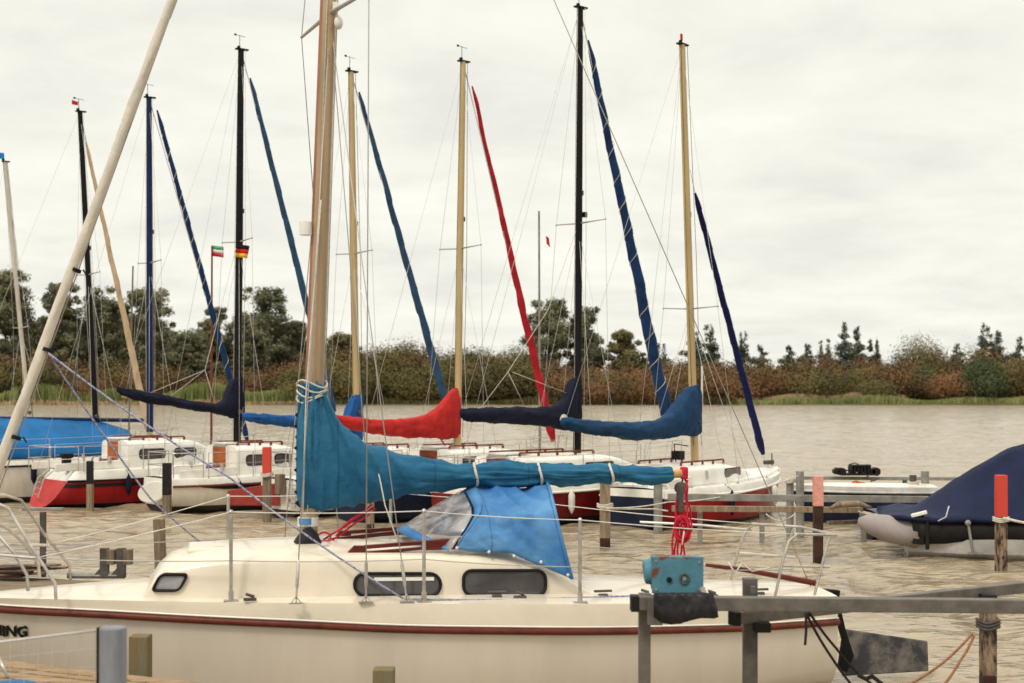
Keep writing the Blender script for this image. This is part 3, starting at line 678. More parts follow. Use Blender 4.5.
# white bead over the rail, seams and small deck fittings
for sd in (-1,1):
    pts = []
    for i in range(37):
        t = i/36; x = xs_+(xb_-xs_)*t; z = hz(NEARR,1.0)(t); pts.append(Vector((x-.75*(Hx.zs(t)-z)*t**5, sd*(hb(t)+.012), z+.034)))
    mb = MB(); mb.tube(pts, .007, 6); Hx.b(mb, 'rail_bead', 'white', smooth='all')
for px in (250, 520, 645, 712):
    p = Hx.cp(px, 598, .82 if px < 600 else .54); p.z = Hx.zat(p.x)+.01; mb = MB(); mb.box(p+Vector((0,0,.012)),(.09,.035,.02)); mb.tube([p+Vector((-.03,0,.03)), p+Vector((.03,0,.05))], .012, 6); Hx.b(mb, 'deck_block', 'galvdk', bevel=.003)
mb = MB(); p = Vector((.45,.30,1.17)); mb.tube([p-Vector((0,0,.06)), p+Vector((0,0,.04))], [.05,.05], 12); mb.tube([p+Vector((0,0,.04)), p+Vector((0,0,.055))], [.075,.06], 12); Hx.b(mb, 'roof_vent', 'steel', smooth=True)
mb = MB()
for sd in (-.34,.34): mb.tube([Vector((-.1,sd,1.16)), Vector((-.1,sd,1.25))], [.045,.035], 12)
Hx.b(mb, 'roof_winch', 'steel', smooth=True)
# foredeck hatch
mb = MB(); p = Hx.cp(225,553,0); mb.box((.66,0,Hx.rows[len(Hx.rows)//2][2]+.022),(.46,.5,.04), Matrix.Rotation(R(1),3,'Y')); Hx.b(mb, 'foredeck_hatch', 'cream', bevel=.015)
# mast
a, b = mast(Hx, (347,-473), (308,545), .060, 'heromast', sy=1.15)
mb = MB(); d = b-a
def mp_(f, dx=0, dy=0): return a+d*f+Vector((dx,dy,0))
mb.beam(mp_(.08,.060,.02), mp_(.97,.050,.02), .022, .03, up=(0,1,0)); Hx.b(mb, 'halyard_strip', 'mastred', Hx.mo)
for dy, dx in ((.085,.02),(.06,-.07),(-.06,-.09)):
    wires(Hx, 'halyard', [[mp_(.03,dx,dy), mp_(.98,dx*.6,dy*.5)]], .004, 'ropew')
zl = Hx.cp(308,229); mb = MB(); mb.tube([zl+Vector((.02,.03,-.05)), zl+Vector((.02,.03,.05))], .048, 12); mb.box(zl+Vector((-.05,.02,-.03)),(.08,.03,.02)); Hx.b(mb, 'steaming_light', 'white', Hx.mo, smooth=True)
mb = MB(); zq = Hx.cp(331,25); mb.ball(zq+Vector((-.05,.09,0)), .035, 10, (1,1,1.6)); mb.box(zq+Vector((-.03,.085,.12)),(.05,.04,.06)); Hx.b(mb, 'spreader_light', 'white', Hx.mo, smooth=True)
# spreaders + shrouds
sp = Hx.cp(330,13)
near_t = sp+Vector((-.20,.88,-.06)); far_t = sp+Vector((.16,-.88,.02))
for tp in (near_t, far_t):
    mb = MB(); mb.tube([sp, tp], [.018,.012], 8); Hx.b(mb, 'spreader', 'wire', Hx.mo, smooth=True)
for sd in (1,-1):
    def ch(px): 
        q = Hx.cp(px, 602, .97); q.y *= sd; q.z = Hx.zat(q.x)+.01; return q
    tp = near_t if sd > 0 else far_t
    for nm, pts in (('shroud',[b-Vector((0,0,.1)), tp, ch(366)]),('lower_shroud',[sp-Vector((0,0,.05)), ch(407)]),('lower_shroud',[sp-Vector((0,0,.05)), ch(296)])):
        wires(Hx, nm, [pts], .0042, 'wire')
        e = pts[-1]; dd = unit(pts[-2]-e); mb = MB(); mb.tube([e+dd*.03, e+dd*.10, e+dd*.12, e+dd*.26, e+dd*.30], [.007,.007,.012,.012,.005], 8); mb.tube([e+Vector((-.035,0,0)),e+Vector((0,0,.05)),e+Vector((.035,0,0))], .006, 6); mb.box(e,(.10,.03,.008))
        Hx.b(mb, 'turnbuckle', 'steel', smooth=True)
wires(Hx, 'backstay', [[b, Hx.cp(813,592)]], .0042, 'wire')
# furled genoa
ja, jb, jo = furled(Hx, (230,-156), (-38,566), .040, .033, 'beige', seed=33, wob=.010, wraps=3)
wires(Hx, 'forestay', [[b, ja-Vector((-.02,0,.25))]], .005, 'wire')
for (px,py) in ((75,270),(48,350),(15,437)):
    p = Hx.cp(px,py); dd = unit(jb-ja); mb = MB()
    mb.tube([p-dd*.014, p+dd*.014], .046, 14); mb.tube([p+Vector((-.06,.03,0)), p+Vector((-.085,.04,-.04))], .007, 6); Hx.b(mb, 'sail_tie', 'rubber', jo, smooth=True)
# sail cover and boom
cover(Hx, [(296.5,428,498,.05),(299,388,506,.09),(303,382,510,.12),(312,380,511,.125),(321,382,511,.125),(327,394,511,.125),(335,413,509,.125),(346,428,506,.13),(362,440,503,.135),(385,448,499,.14),(410,456,495,.14),(440,462,491,.13),(474,465,485.5,.115),(500,463,488,.12),(538,465,484,.11),(570,465,485,.11),(608,466,482,.10),(640,467,483,.10),(668,468,482,.095),(671,470,480,.08)], 'herocover', seed=41, wr=.020, n=48, N=240, fk=1.8)
mb = MB(); mb.tube([Hx.cp(312,486), Hx.cp(684,473.5)], .034, 12); Hx.b(mb, 'boom', 'spar', smooth=True)
for px, y0, y1, w in ((474,464,486,.125),(538,464,485,.12),(609,465,483,.11)):
    T = Hx.cp(px,y0); Bm = Hx.cp(px,y1); zc = (T.z+Bm.z)/2; h = (T.z-Bm.z)/2+.006; mb = MB()
    mb.tube([Vector((T.x+.012*math.sin(k*.5), w*math.sin(k*math.pi/12)*1.02, zc+h*math.cos(k*math.pi/12))) for k in range(25)], .011, 6); Hx.b(mb, 'sail_tie', 'ropew', smooth='all')
mb = MB()
for k, py in enumerate((384,389,394,399)):
    c = Hx.cp(312,py); mb.tube([c+Vector((.115*math.cos(q*math.pi/8)-.0, .135*math.sin(q*math.pi/8), .03*math.sin(q*.8+k))) for q in range(17)], .007, 6)
Hx.b(mb, 'mast_lashing', 'ropew', smooth='all')
mb = MB()
for k in range(9):
    p = Hx.cp(297.5, 410+k*11); q = Hx.cp(297.5, 420+k*11); mb.prism([p+Vector((-.02,0,0)), p.lerp(q,.5)+Vector((.022+.008*(k%2),0,0)), q+Vector((-.02,0,0))], (0,.05,0))
Hx.b(mb, 'cover_lacing_flap', 'navy', bevel=.006)
wires(Hx, 'cover_cord', [[Hx.cp(321,200,.13), Hx.cp(306,395,.15), Hx.cp(304,470,.17), Hx.cp(303,512,.16)], [Hx.cp(378,470,.15)+Vector((0,0,.0)), Hx.cp(385,505,.17), Hx.cp(399,545,.3)]], .0055, 'ropew')
# reefing boom end block and mainsheet
ce = Hx.cp(684,473)
mb = MB(); mb.box(ce,(.05,.09,.10)); Hx.b(mb, 'boom_end_fitting', 'ropered', bevel=.015)
mb = MB(); cb1 = Hx.cp(681,488); cb2 = Hx.cp(680,502); mb.tube([cb1+Vector((0,-.03,0)), cb1+Vector((0,.03,0))], .05, 12); mb.box(cb2,(.045,.06,.15)); mb.tube([cb1, ce],.008,6); Hx.b(mb, 'sheet_block', 'galvdk', smooth=True, bevel=.006)
mb = MB(); base = Hx.cp(678,572)
for i, (p0, p1) in enumerate((((680,500),(674,566)),((678,498),(671,560)),((683,500),(684,566)),((685,478),(691,520)),((683,505),(680,566)),((686,480),(687,530)),((676,505),(679,566)))):
    A0 = Hx.cp(*p0, .02*(i%3-1)); B0 = Hx.cp(*p1, .04*(i%3-1)); pts = [A0.lerp(B0, k/8)+Vector((.012*math.sin(k*1.3+i),.01*math.cos(k*1.1+i),0)) for k in range(9)]
    mb.tube(pts, .0085, 6)
Hx.b(mb, 'mainsheet', 'ropered', smooth='all')
mb = MB()
for k in range(7):
    c = Hx.cp(682+random.uniform(-1.5,1.5), 530+random.uniform(-3,3), .06+.012*k); rx = .062+random.uniform(-.012,.01); rz = .088+random.uniform(-.014,.01)
    mb.tube([c+Vector((rx*math.cos(q*math.pi/9), .01*math.sin(q+k), rz*math.sin(q*math.pi/9))) for q in range(19)], .0085, 6)
c = Hx.cp(682,520,.09); mb.tube([c+Vector((.03*math.sin(q),.03*math.cos(q),-.008*q)) for q in range(12)], .009, 6)
Hx.b(mb, 'sheet_coil', 'ropered', smooth='all')
mb = MB(); mb.tube([Hx.cp(684,531,.16), Hx.cp(682,545,.16)], .006, 6); Hx.b(mb, 'rope_tail', 'ropew', smooth='all')
# kicker: red tackle from mast foot up to boom
mb = MB()
for k, (p,q) in enumerate((((322,541),(374,507)),((324,546),(376,509)),((330,536),(372,505)))):
    A0, B0 = Hx.cp(*p,.02*k), Hx.cp(*q,.03*k); mb.tube([A0.lerp(B0, j/6)+Vector((0,0,.006*math.sin(j*2+k))) for j in range(7)], .008, 6)
for k in range(4): 
    c = Hx.cp(324,537,.03*k); mb.tube([c+Vector((.05*math.cos(q*.6),0,.035*math.sin(q*.6))) for q in range(11)], .008, 6)
Hx.b(mb, 'kicker_tackle', 'ropered', smooth='all')
# mast foot: black winch bag, sticker
bag = [(287,552,.12),(290,545,.15),(295,537,.17),(302,528,.16),(309,525,.15),(316,530,.16),(321,542,.16),(324,551,.12)]
rings = []
for px, yt, w in bag:
    T = Hx.cp(px, yt, .0); z0 = Hx.cp(px, 553).z; n = 12
    rings.append([Vector((T.x, .10+w*math.sin(2*math.pi*k/n)*.8, (T.z+z0)/2+max((T.z-z0)/2,.012)*math.cos(2*math.pi*k/n)+.008*noise.noise(Vector((px,k,1))))) for k in range(n)])
mb = MB(); mb.loft(rings); Hx.b(mb, 'winch_bag', 'rubber', smooth='all')
mb = MB(); mb.tube([Hx.cp(308,526), Hx.cp(308,517)], .0685, 12, 1.15); Hx.b(mb, 'mast_sticker', 'flagwhite', Hx.mo, smooth=True)
mb = MB(); mb.tube([Hx.cp(306,524,.03), Hx.cp(306,518,.03)], .050, 12, 1.1); Hx.b(mb, 'sticker_emblem', 'hood', Hx.mo, smooth=True)
# mahogany grab rails on the roof
def grab(fn, sd=1):
    mb = MB(); 
    mb.prism([fn(343,559),fn(354,547.5),fn(366,547.5),fn(366,557)], (0,.036,0))
    mb.prism([fn(364,547.2),fn(456,540),fn(456,544),fn(364,551)], (0,.040,0))
    mb.prism([fn(364,553.5),fn(424,548.7),fn(424,551.5),fn(364,557)], (0,.040,0))
    mb.prism([fn(422,542.8),fn(458,540.2),fn(458,551),fn(422,552.4)], (0,.034,0))
    Hx.b(mb, 'grab_rail', 'mahog', bevel=.005)
grab(lambda u,v: Hx.cp(u,v-2,.56))
def far_fn(u, v):
    p = Hx.cp(u,v-2,.56); return Vector((p.x,-.56,p.z))
grab(far_fn)
mb = MB()
mb.beam(Hx.cp(322,541,-.1), Hx.cp(410,531,-.1), .03,.03); Hx.b(mb, 'roof_track', 'mahog', bevel=.004)
mb = MB(); mb.box(Vector((-1.0,0,1.20)), (.9,.62,.05)); Hx.b(mb, 'sliding_hatch', 'cream', bevel=.02)
# sprayhood
def hoodpt(px, py, y): return Hx.cp(px, py, y)
hoops = []   # each: list of (px,py,ylocal) near bottom -> crown; mirrored to the far side
H1 = [(455,549,.62),(463,537,.61),(473,524,.59),(481,512,.55),(482,503,.42),(480,496,.28),(477,489,.14),(474,484,.0)]
H2 = [(512,553,.67),(510,542,.66),(508,531,.65),(506,520,.62),(505,508,.46),(506,498,.30),(508,489,.15),(510,483,.0)]
H3 = [(572,579,.69),(566,556,.68),(560,533,.66),(555,511,.60),(552,499,.46),(550,490,.30),(548,485,.15),(546,481,.0)]
def hoop(tab): 
    near = [Hx.cp(*q) for q in tab]; far = [Vector((p.x,-p.y,p.z)) for p in reversed(near[:-1])]; return near+far
def resamp(A_, B_, f): return [p.lerp(q, f) for p, q in zip(A_, B_)]
h1, h2, h3 = hoop(H1), hoop(H2), hoop(H3); rings = []
def sub(h, m=4):
    out = []
    for p, q in zip(h, h[1:]): out += [p.lerp(q, k/m) for k in range(m)]
    return out+[h[-1]]
h1, h2, h3 = sub(h1), sub(h2), sub(h3)
for j in range(33):
    f = j/32; t = f*2; base_ = resamp(h1,h2,t) if t <= 1 else resamp(h2,h3,t-1); r = []
    for k, p in enumerate(base_):
        s_ = math.sin(math.pi*f)*.025 + (.05*noise.noise(Vector((p.x*2.5-p.z*3, p.y*1.5, p.z*1)))-.10*abs(noise.noise(Vector(((p.x*.75-p.z)*7,(p.x+p.z)*1.2,p.y))))**.7-.03*abs(noise.noise(Vector(((p.x*.4+p.z)*13,(p.x-p.z)*2,p.y*2))))**.6)*min(1,4*f*(1-f)+.15)
        c = Vector((p.x,0,.9)); r.append(p+unit(p-c)*s_)
    rings.append(r)
mb = MB(); mb.loft(rings, cap=False, close=False); hood = Hx.b(mb, 'spray_hood', 'hood', smooth='all', solid=.006)
# front screen of the hood : vinyl from roof up to the first hoop
fb = [Vector((h1[0].x+.42*math.sin(math.pi*k/(len(h1)-1))**.6, h1[k].y*1.0, 1.16+.045*math.sin(math.pi*k/(len(h1)-1)))) for k in range(len(h1))]
fb = []
for k in range(len(h1)):
    s_ = -math.cos(math.pi*k/(len(h1)-1)); fb.append(Vector((h1[0].x+.05+.30*(1-abs(s_)**2.2), -.62*s_, h1[0].z-.01+.09*(1-s_*s_))))
rings = [resamp(fb, h1, j/8) for j in range(9)]
mb = MB(); mb.loft([[p+Vector((.03*math.sin(j*math.pi/8),0,0)) for p in r] for j, r in enumerate(rings[1:8])], cap=False, close=False); Hx.b(mb, 'hood_window', 'vinyl', hood, smooth='all')
mb = MB(); mb.loft([rings[0], rings[1]], cap=False, close=False); mb.loft([rings[7], rings[8]], cap=False, close=False); Hx.b(mb, 'window_border', 'hood', hood, smooth='all', solid=.006)
for px, py, y in ((457,548,.64),(489,552,.66),(514,556,.68),(541,562,.69),(568,575,.70)):
    mb = MB(); mb.ball(Hx.cp(px,py,y), .013, 8); Hx.b(mb, 'hood_button', 'tubew', hood, smooth='all')
mb = MB(); mb.tube(h3, .014, 6); Hx.b(mb, 'hood_hem', 'hood', hood, smooth='all')
# stanchions and lifelines (near side traced, mirrored to far side)
def near(px, py, y=None):
    if y is None:
        y = .9
        for _ in range(5): y = Hx.bat(Hx.cp(px, py, y).x)*.95
    return Hx.cp(px, py, y)
stn = [(231,512,600),(424,511,600),(580,520,603)]
tops = []
for sd in (1,-1):
    tl = []
    for px, yt, yb in stn:
        q = near(px, yb); q.z = Hx.zat(q.x)+.005; t_ = near(px, yt)
        q.y *= sd; t_.y *= sd; t_.x = q.x
        mb = MB(); mb.tube([q, t_], .013, 8); mb.tube([q, q+Vector((0,0,.07))], .019, 8); mb.box(q, (.10,.06,.014)); mb.ball(t_, .018, 8)
        Hx.b(mb, 'stanchion', 'steel', smooth=True); tl.append(t_)
    tops.append(tl)
pf = near(35,558,.45); pbk = near(793,534,.44)
for sd, tl in zip((1,-1), tops):
    f_ = Vector((pf.x, pf.y*sd, pf.z)); k_ = Vector((pbk.x, pbk.y*sd, pbk.z))
    def sagl(pts, s):
        out = []
        for p, q in zip(pts, pts[1:]): out += [p.lerp(q, i/6)-Vector((0,0,s*4*(i/6)*(1-i/6))) for i in range(6)]
        return out+[pts[-1]]
    wires(Hx, 'lifeline', [sagl([f_]+tl+[k_], .012)], .0040, 'tubew')
    low_ = [f_-Vector((0,0,.0))]+[t_-Vector((0,0,.34)) for t_ in tl]+[k_-Vector((0,0,.28))]
    wires(Hx, 'lifeline', [sagl(low_, .012)], .0038, 'wire')
# pulpit
mb = MB()
for sd in (1,-1):
    def q(px, py, y):
        p = Hx.cp(px, py, y); p.y *= sd; return p
    mb.tube([q(-45,500,.10), q(-8,501,.30), q(8,508,.36), q(30,545,.42), q(55,583,.52), q(56,600,.53)], .0115, 8)
    mb.tube([q(-40,552,.1), q(0,555,.34), q(36,558,.42)], .012, 8)
    mb.tube([q(-38,510,.10), q(0,537,.26), q(14,553,.30), q(27,575,.34), q(28,591,.35)], .0125, 8)
mb.tube([Hx.cp(-45,500,.10), Hx.cp(-52,500,0), Vector((Hx.cp(-45,500,.10).x,-.10,Hx.cp(-45,500,.10).z))], .0115, 8)
Hx.b(mb, 'pulpit', 'steel', smooth=True)
# pushpit
mb = MB()
for sd in (1,-1):
    def q(px, py, y):
        p = Hx.cp(px, py, y); p.y *= sd; return p
    mb.tube([q(793,534,.44), q(836,535,.34)], .0115, 8)
    mb.tube([q(775,597,.48), q(783,560,.47), q(789,541,.45), q(797,534,.44)], .0115, 8)
    mb.tube([q(782,566,.46), q(829,567,.34)], .011, 8); mb.tube([q(814,597,.40), q(829,537,.35)], .0115, 8)
mb.tube([Hx.cp(640,522,-.85), Hx.cp(700,525,-.62), Hx.cp(752,530,-.46)], .011, 8)
p = Hx.cp(836,535,.34); mb.tube([p, Vector((p.x,-p.y,p.z))], .0115, 8)
Hx.b(mb, 'pushpit', 'steel', smooth=True)
# tiller, stern fitting, rudder
mb = MB(); t0, t1, t2 = Hx.cp(706,565,.05), Hx.cp(745,570,.04), Hx.cp(815,583,0); mb.tube([t0, t0.lerp(t1,.5), t1, t2], [.014,.018,.020,.025], 8); Hx.b(mb, 'tiller', 'mahog', smooth=True)
mb = MB(); mb.tube([Hx.cp(728,562,.06), Hx.cp(735,573,.08), Hx.cp(742,563,.05), Hx.cp(752,571,.1), Hx.cp(770,568,.2)], .008, 6); Hx.b(mb, 'tiller_lashing', 'ropew', smooth='all')
mb = MB(); mb.prism([Hx.cp(812,588),Hx.cp(839,590),Hx.cp(838,598),Hx.cp(830,601),Hx.cp(812,598)], (0,.07,0))
mb.prism([Hx.cp(831,601),Hx.cp(838,600),Hx.cp(845,630),Hx.cp(853,655),Hx.cp(846,672),Hx.cp(838,668),Hx.cp(842,640)], (0,.05,0)); Hx.b(mb, 'rudder_head', 'black', bevel=.008)
mb = MB(); mb.prism([Hx.cp(845,629),Hx.cp(927,641),Hx.cp(928,671),Hx.cp(842,676)], (0,.035,0)); Hx.b(mb, 'rudder_blade', 'rudder', bevel=.01)
# genoa track, cleats, jib sheets
mb = MB(); mb.tube([Hx.cp(430,602,.88), Hx.cp(575,602,.78)], .008, 6); Hx.b(mb, 'sheet_track', 'mahog')
for px in (497, 603, 760):
    p = Hx.cp(px, 598, .80 if px < 550 else (.62 if px < 700 else .42)); p.z = Hx.zat(p.x)+.02; mb = MB(); mb.box(p,(.07,.03,.03)); mb.tube([p+Vector((-.07,0,.035)), p+Vector((.07,0,.035))], .011, 6); Hx.b(mb, 'deck_cleat', 'galvdk', bevel=.004)
def sheet(pts, r=.0075, m='ropeb', s=.03):
    out = []
    for p, q in zip(pts, pts[1:]):
        out += [p.lerp(q, i/8)-Vector((0,0,s*4*(i/8)*(1-i/8))) for i in range(8)]
    out.append(pts[-1]); wires(Hx, 'jib_sheet', [out], r, m)
sheet([Hx.cp(48,353,.05), Hx.cp(230,478,.5), Hx.cp(404,599,.92)], s=.03)
sheet([Hx.cp(404,599,.92), Hx.cp(500,600,.88), Hx.cp(600,597,.70), Hx.cp(690,594,.5)], s=.0)
sheet([Hx.cp(50,356,-.05), Hx.cp(150,498,-.4), Hx.cp(222,558,-.85)], s=.02)
# lettering near the bow
cu = bpy.data.curves.new('lettering','FONT'); cu.body = 'NING'; cu.size = .125; cu.extrude = .0015; cu.offset = .006; cu.space_character = .98
to = bpy.data.objects.new('lettering_tmp', cu); me = bpy.data.meshes.new_from_object(to); bpy.data.objects.remove(to)
lo = bpy.data.objects.new('name_lettering', me); COL.objects.link(lo); me.materials.clear(); me.materials.append(M['letter'])
def hullpt(px, py):
    y = .8
    for _ in range(12):
        p = Hx.cp(px, py, y); t = (p.x-xs_)/(xb_-xs_); zk=-.22; zsh = Hx.zs(t); zr_ = hz(NEARR,1.0)(t)
        fl = 1-.30*t**3*(1-min(1,max(0,(p.z-zk)/(zsh-zk)))); f_ = .985+(.015)*min(1,max(0,(p.z-zr_*.72)/(zr_*.28)))
        x_ = p.x; tt = t
        for _ in range(4): tt = min(1,(x_+.75*(zsh-p.z)*tt**5-xs_)/(xb_-xs_))
        y = hb(tt)*f_*fl
    return Hx.cp(px, py, y)
pa, pb_ = hullpt(-9,634.5), hullpt(28,636); ex = unit(pb_-pa); w_ = (pb_-pa).length
pc = hullpt(-9,624.5); ez = unit(pc-pa); en = ex.cross(ez)
vx = [v.co.copy() for v in me.vertices]; mxx = max(v.x for v in vx); mzz = max(v.y for v in vx)
for v in me.vertices:
    jit = .006*math.sin(v.co.x*90)
    v.co = pa+ex*(v.co.x/mxx*w_)+ez*(v.co.y/mzz*(pc-pa).length+jit)+en*(v.co.z+.006)
lo.parent = Hx.root

# ------------------------------------------------------------------ posts
def post(name, label, px, y0, y1, Y, w, m, cat='post', group=None, cap=None, capy=None, foot=None, footy=None, square=True, lean=0, ropey=None, ropem='ropew', par=None):
    """post standing in the water or on a deck; y0 top pixel, z bottom -0.4"""
    base = P(px, y1, Y); base.z = -.4 if y1 > 0 else 0; top = P(px+lean, y0, Y)
    root = empty(name, (base.x, base.y, 0), label=label, cat=cat, group=group)
    if par: root.parent = par
    W = w/F*Y/2; zs_ = [base.z, 0, top.z]
    cuts = []
    za = top.z; 
    def seg(nm, z0, z1, mm, s=1.0):
        mb = MB(); rings = []; n = 4 if square else 12; K = 6
        for i in range(K+1):
            z = z0+(z1-z0)*i/K; f = z/max(top.z,.1); cx = (top.x-base.x)*f; 
            rings.append([Vector((cx+W*s*(1.41 if square else 1)*math.cos(2*math.pi*(k+.5)/n)*(1+.05*noise.noise(Vector((k,z*3,px)))), W*s*(1.41 if square else 1)*math.sin(2*math.pi*(k+.5)/n), z)) for k in range(n)])
        mb.loft(rings); return mb.build(nm, M[mm], root, smooth=not square, bevel=W*.12)
    zc = P(px,capy,Y).z if cap else top.z; zf = P(px,footy,Y).z if foot else base.z
    if foot: seg('wet_foot', base.z, zf, foot, 1.0)
    seg('shaft', zf, zc, m)
    if cap: seg('painted_top', zc, top.z, cap, 1.03)
    if ropey:
        z = P(px,ropey,Y).z; mb = MB()
        for q in range(3): mb.tube([Vector(((top.x-base.x)*z/max(top.z,.1)+W*1.55*math.cos(k*math.pi/8), W*1.55*math.sin(k*math.pi/8), z+q*.022+.01*math.sin(k))) for k in range(17)], .011, 6)
        mb.build('rope_turns', M[ropem], root, smooth='all')
    return root
post('mooring_post','thin tarred post with a pale foot, standing against the red hull', 90,461,509,28.4,6,'charred',foot='woodpale',footy=484)
post('mooring_post','black topped post with a pale foot beside the white lifted rudder', 167,463,513,27.2,8,'charred',foot='wood',footy=495)
post('mooring_post','short rough wooden post in open water left of the cream cabin', 161,519,572,18.6,10,'wood',lean=-2)
post('mooring_post','slim post with a red painted top and brown foot, left of the petrol blue cover', 267,447,521,26.0,8,'wood',cap='paintred',capy=476,ropey=476)
post('mooring_post','light brown wooden post seen just below the petrol blue cover', 370,500,531,23.8,8,'woodpale',foot='wetwood',footy=524)
post('mooring_post','brown wooden post with a dark wet foot in front of the navy stern', 605,482,546,21.8,10,'woodpale',foot='wetwood',footy=538,ropey=507)
post('mooring_post','pale grey steel post behind the tip of the wooden boom', 658,470,529,24.0,9,'galvl',square=False)
post('mooring_post','left one of the pair of grey steel posts beyond the red bow', 790,480,532,23.4,7.5,'galvl',square=False,ropey=482)
post('mooring_post','right, taller one of the pair of grey steel posts beyond the red bow', 800,471,534,23.2,8,'galvl',square=False)
post('mooring_post','faded pink topped post with a black band and dark foot, standing in open water', 818,476,559,20.0,9,'wetwood',cap='paintpink',capy=506,foot='wetwood',footy=532)
post('mooring_post','dark steel post left of its paler neighbour behind the covered inflatable', 913,475,515,26.2,7,'galvdk',square=False,ropey=484)
post('mooring_post','pale steel post right of its darker neighbour behind the covered inflatable', 925,471,515,26.6,8,'galvl',square=False)
post('mooring_post','post with a bright red top and wooden foot in front of the navy tarpaulin', 1001,475,560,19.0,10,'stained',cap='paintred',capy=517,ropey=521)
post('mooring_post','stained pale wooden post with rope turns under the grey rail at right', 988,594,690,9.75,14,'stained',cap='charred',capy=608,foot='wetwood',footy=675,ropey=627,ropem='galvdk')
post('fence_post','blue grey steel post in the left foreground holding a wire net', 113,627,800,6.4,27,'postblu',square=False)
post('wooden_pile','short square pile with brown and mossy green stripes at the plank walkway', 140.5,635,720,9.25,19,'woodgreen')
post('wooden_pile','square pile top just showing at the bottom edge below the first cabin window', 384,668,760,8.9,21,'woodgreen')
# slim poles
def pole(label, px, y0, Y, r, m, flag=None, lean=0):
    b_ = P(px,500,Y); b_.z = 0; t_ = P(px+lean,y0,Y)
    o = empty('flagpole' if flag else 'slim_pole', b_, label=label, cat='pole'); mb = MB(); mb.tube([(0,0,-.4),(t_.x-b_.x,0,t_.z)], [r,r*.7], 8); mb.build('shaft', M[m], o, smooth=True)
    if flag:
        W, Ht = .27, .25
        for i, mm in enumerate(flag):
            g = []
            for j in range(8):
                f = j/7; g.append([Vector((t_.x-b_.x+W*f, .03*math.sin(f*6), t_.z+.02-Ht*i/3-.04*f)), Vector((t_.x-b_.x+W*f, .03*math.sin(f*6+.3), t_.z+.02-Ht*(i+1)/3-.04*f))])
            mb = MB(); mb.loft(g, cap=False, close=False); mb.build('flag_stripe', M[mm], o, smooth='all', solid=.004)
    return o
pole('thin grey bare pole just left of the tallest black mast', 540, 211, 30.5, .03, 'galvl', lean=-1)
pole('thin pole flying a small green, white and red flag', 211, 246, 33, .03, 'redwood', flag=('flaggreen','flagwhite','flagred'), lean=1)
pole('thin short brown pole between the blue mast and the leaning tan sail', 127, 266, 34, .028, 'wood', lean=6)
pole('thin pale pole right of the rightmost tan mast', 702, 366, 31, .028, 'tubew')

# ------------------------------------------------------------------ walkways and frames
def planks(name, label, corners, z, m, th=.10, n=22, along=0, cat='walkway'):
    """deck of planks over a quadrilateral, corners a b c d (a-b far edge, d-c near edge)"""
    a_, b_, c_, d_ = [Vector((p[0],p[1],z)) for p in corners]
    o = empty(name, (a_+b_+c_+d_)/4*Vector((1,1,0)).x if False else Vector((((a_+b_+c_+d_)/4).x, ((a_+b_+c_+d_)/4).y, 0)), label=label, cat=cat)
    ofs = o.location
    mb = MB()
    for i in range(n):
        f0, f1 = i/n+.004, (i+1)/n-.004; dz = random.uniform(-.006,.006); e = random.uniform(-.03,.03)
        if along == 0: q = [a_.lerp(d_,f0), b_.lerp(c_,f0), b_.lerp(c_,f1), a_.lerp(d_,f1)]
        else: q = [a_.lerp(b_,f0), a_.lerp(b_,f1), d_.lerp(c_,f1), d_.lerp(c_,f0)]
        q = [p-ofs+Vector((e,0,dz)) for p in q]
        mb.prism([p-Vector((0,0,.02)) for p in q], (0,0,.04))
    mb.build('planking', M[m], o, bevel=.004)
    mb = MB()
    for f in (.04,.96): mb.beam(a_.lerp(d_,f)-ofs-Vector((0,0,.10)), b_.lerp(c_,f)-ofs-Vector((0,0,.10)), .08, .12)
    mb.build('bearer', M['wood'], o)
    mb = MB()
    for f in (.1,.5,.9):
        for g in (.1,.9): q = a_.lerp(b_,f).lerp(d_.lerp(c_,f),g)-ofs; mb.box((q.x,q.y,(z-.16-.4)/2), (.12,.12,z-.16+.4))
    mb.build('pile', M['wetwood'], o)
    return o
M['planknear'] = mat('sun_bleached_planks', (.40,.28,.165), .9, .4, 5, .9, 14, col2=(.19,.12,.07), stretch=(.5,6,1), lo=.4, hi=.65)
M['plankfar'] = mat('grey_brown_planks', (.20,.15,.10), .9, .4, 4., .6, 20, stretch=(.5,5,1))
def G2(px, py, z): 
    Y = (EYE-z)*F/(py-HY); return ((px-CX)/F*Y, Y)
planks('plank_walkway', 'sun bleached plank walkway in the bottom left corner below the cream hull', [G2(-160,640,.62), G2(236,686,.62), G2(236,800,.62), G2(-160,800,.62)], .62, 'planknear', n=26)
planks('plank_jetty', 'low grey brown plank jetty behind the bow of the cream boat', [G2(-200,566,.5), G2(153,583,.5), (G2(153,583,.5)[0]-.15,13.15), (-9,12.9)], .5, 'plankfar', n=10)
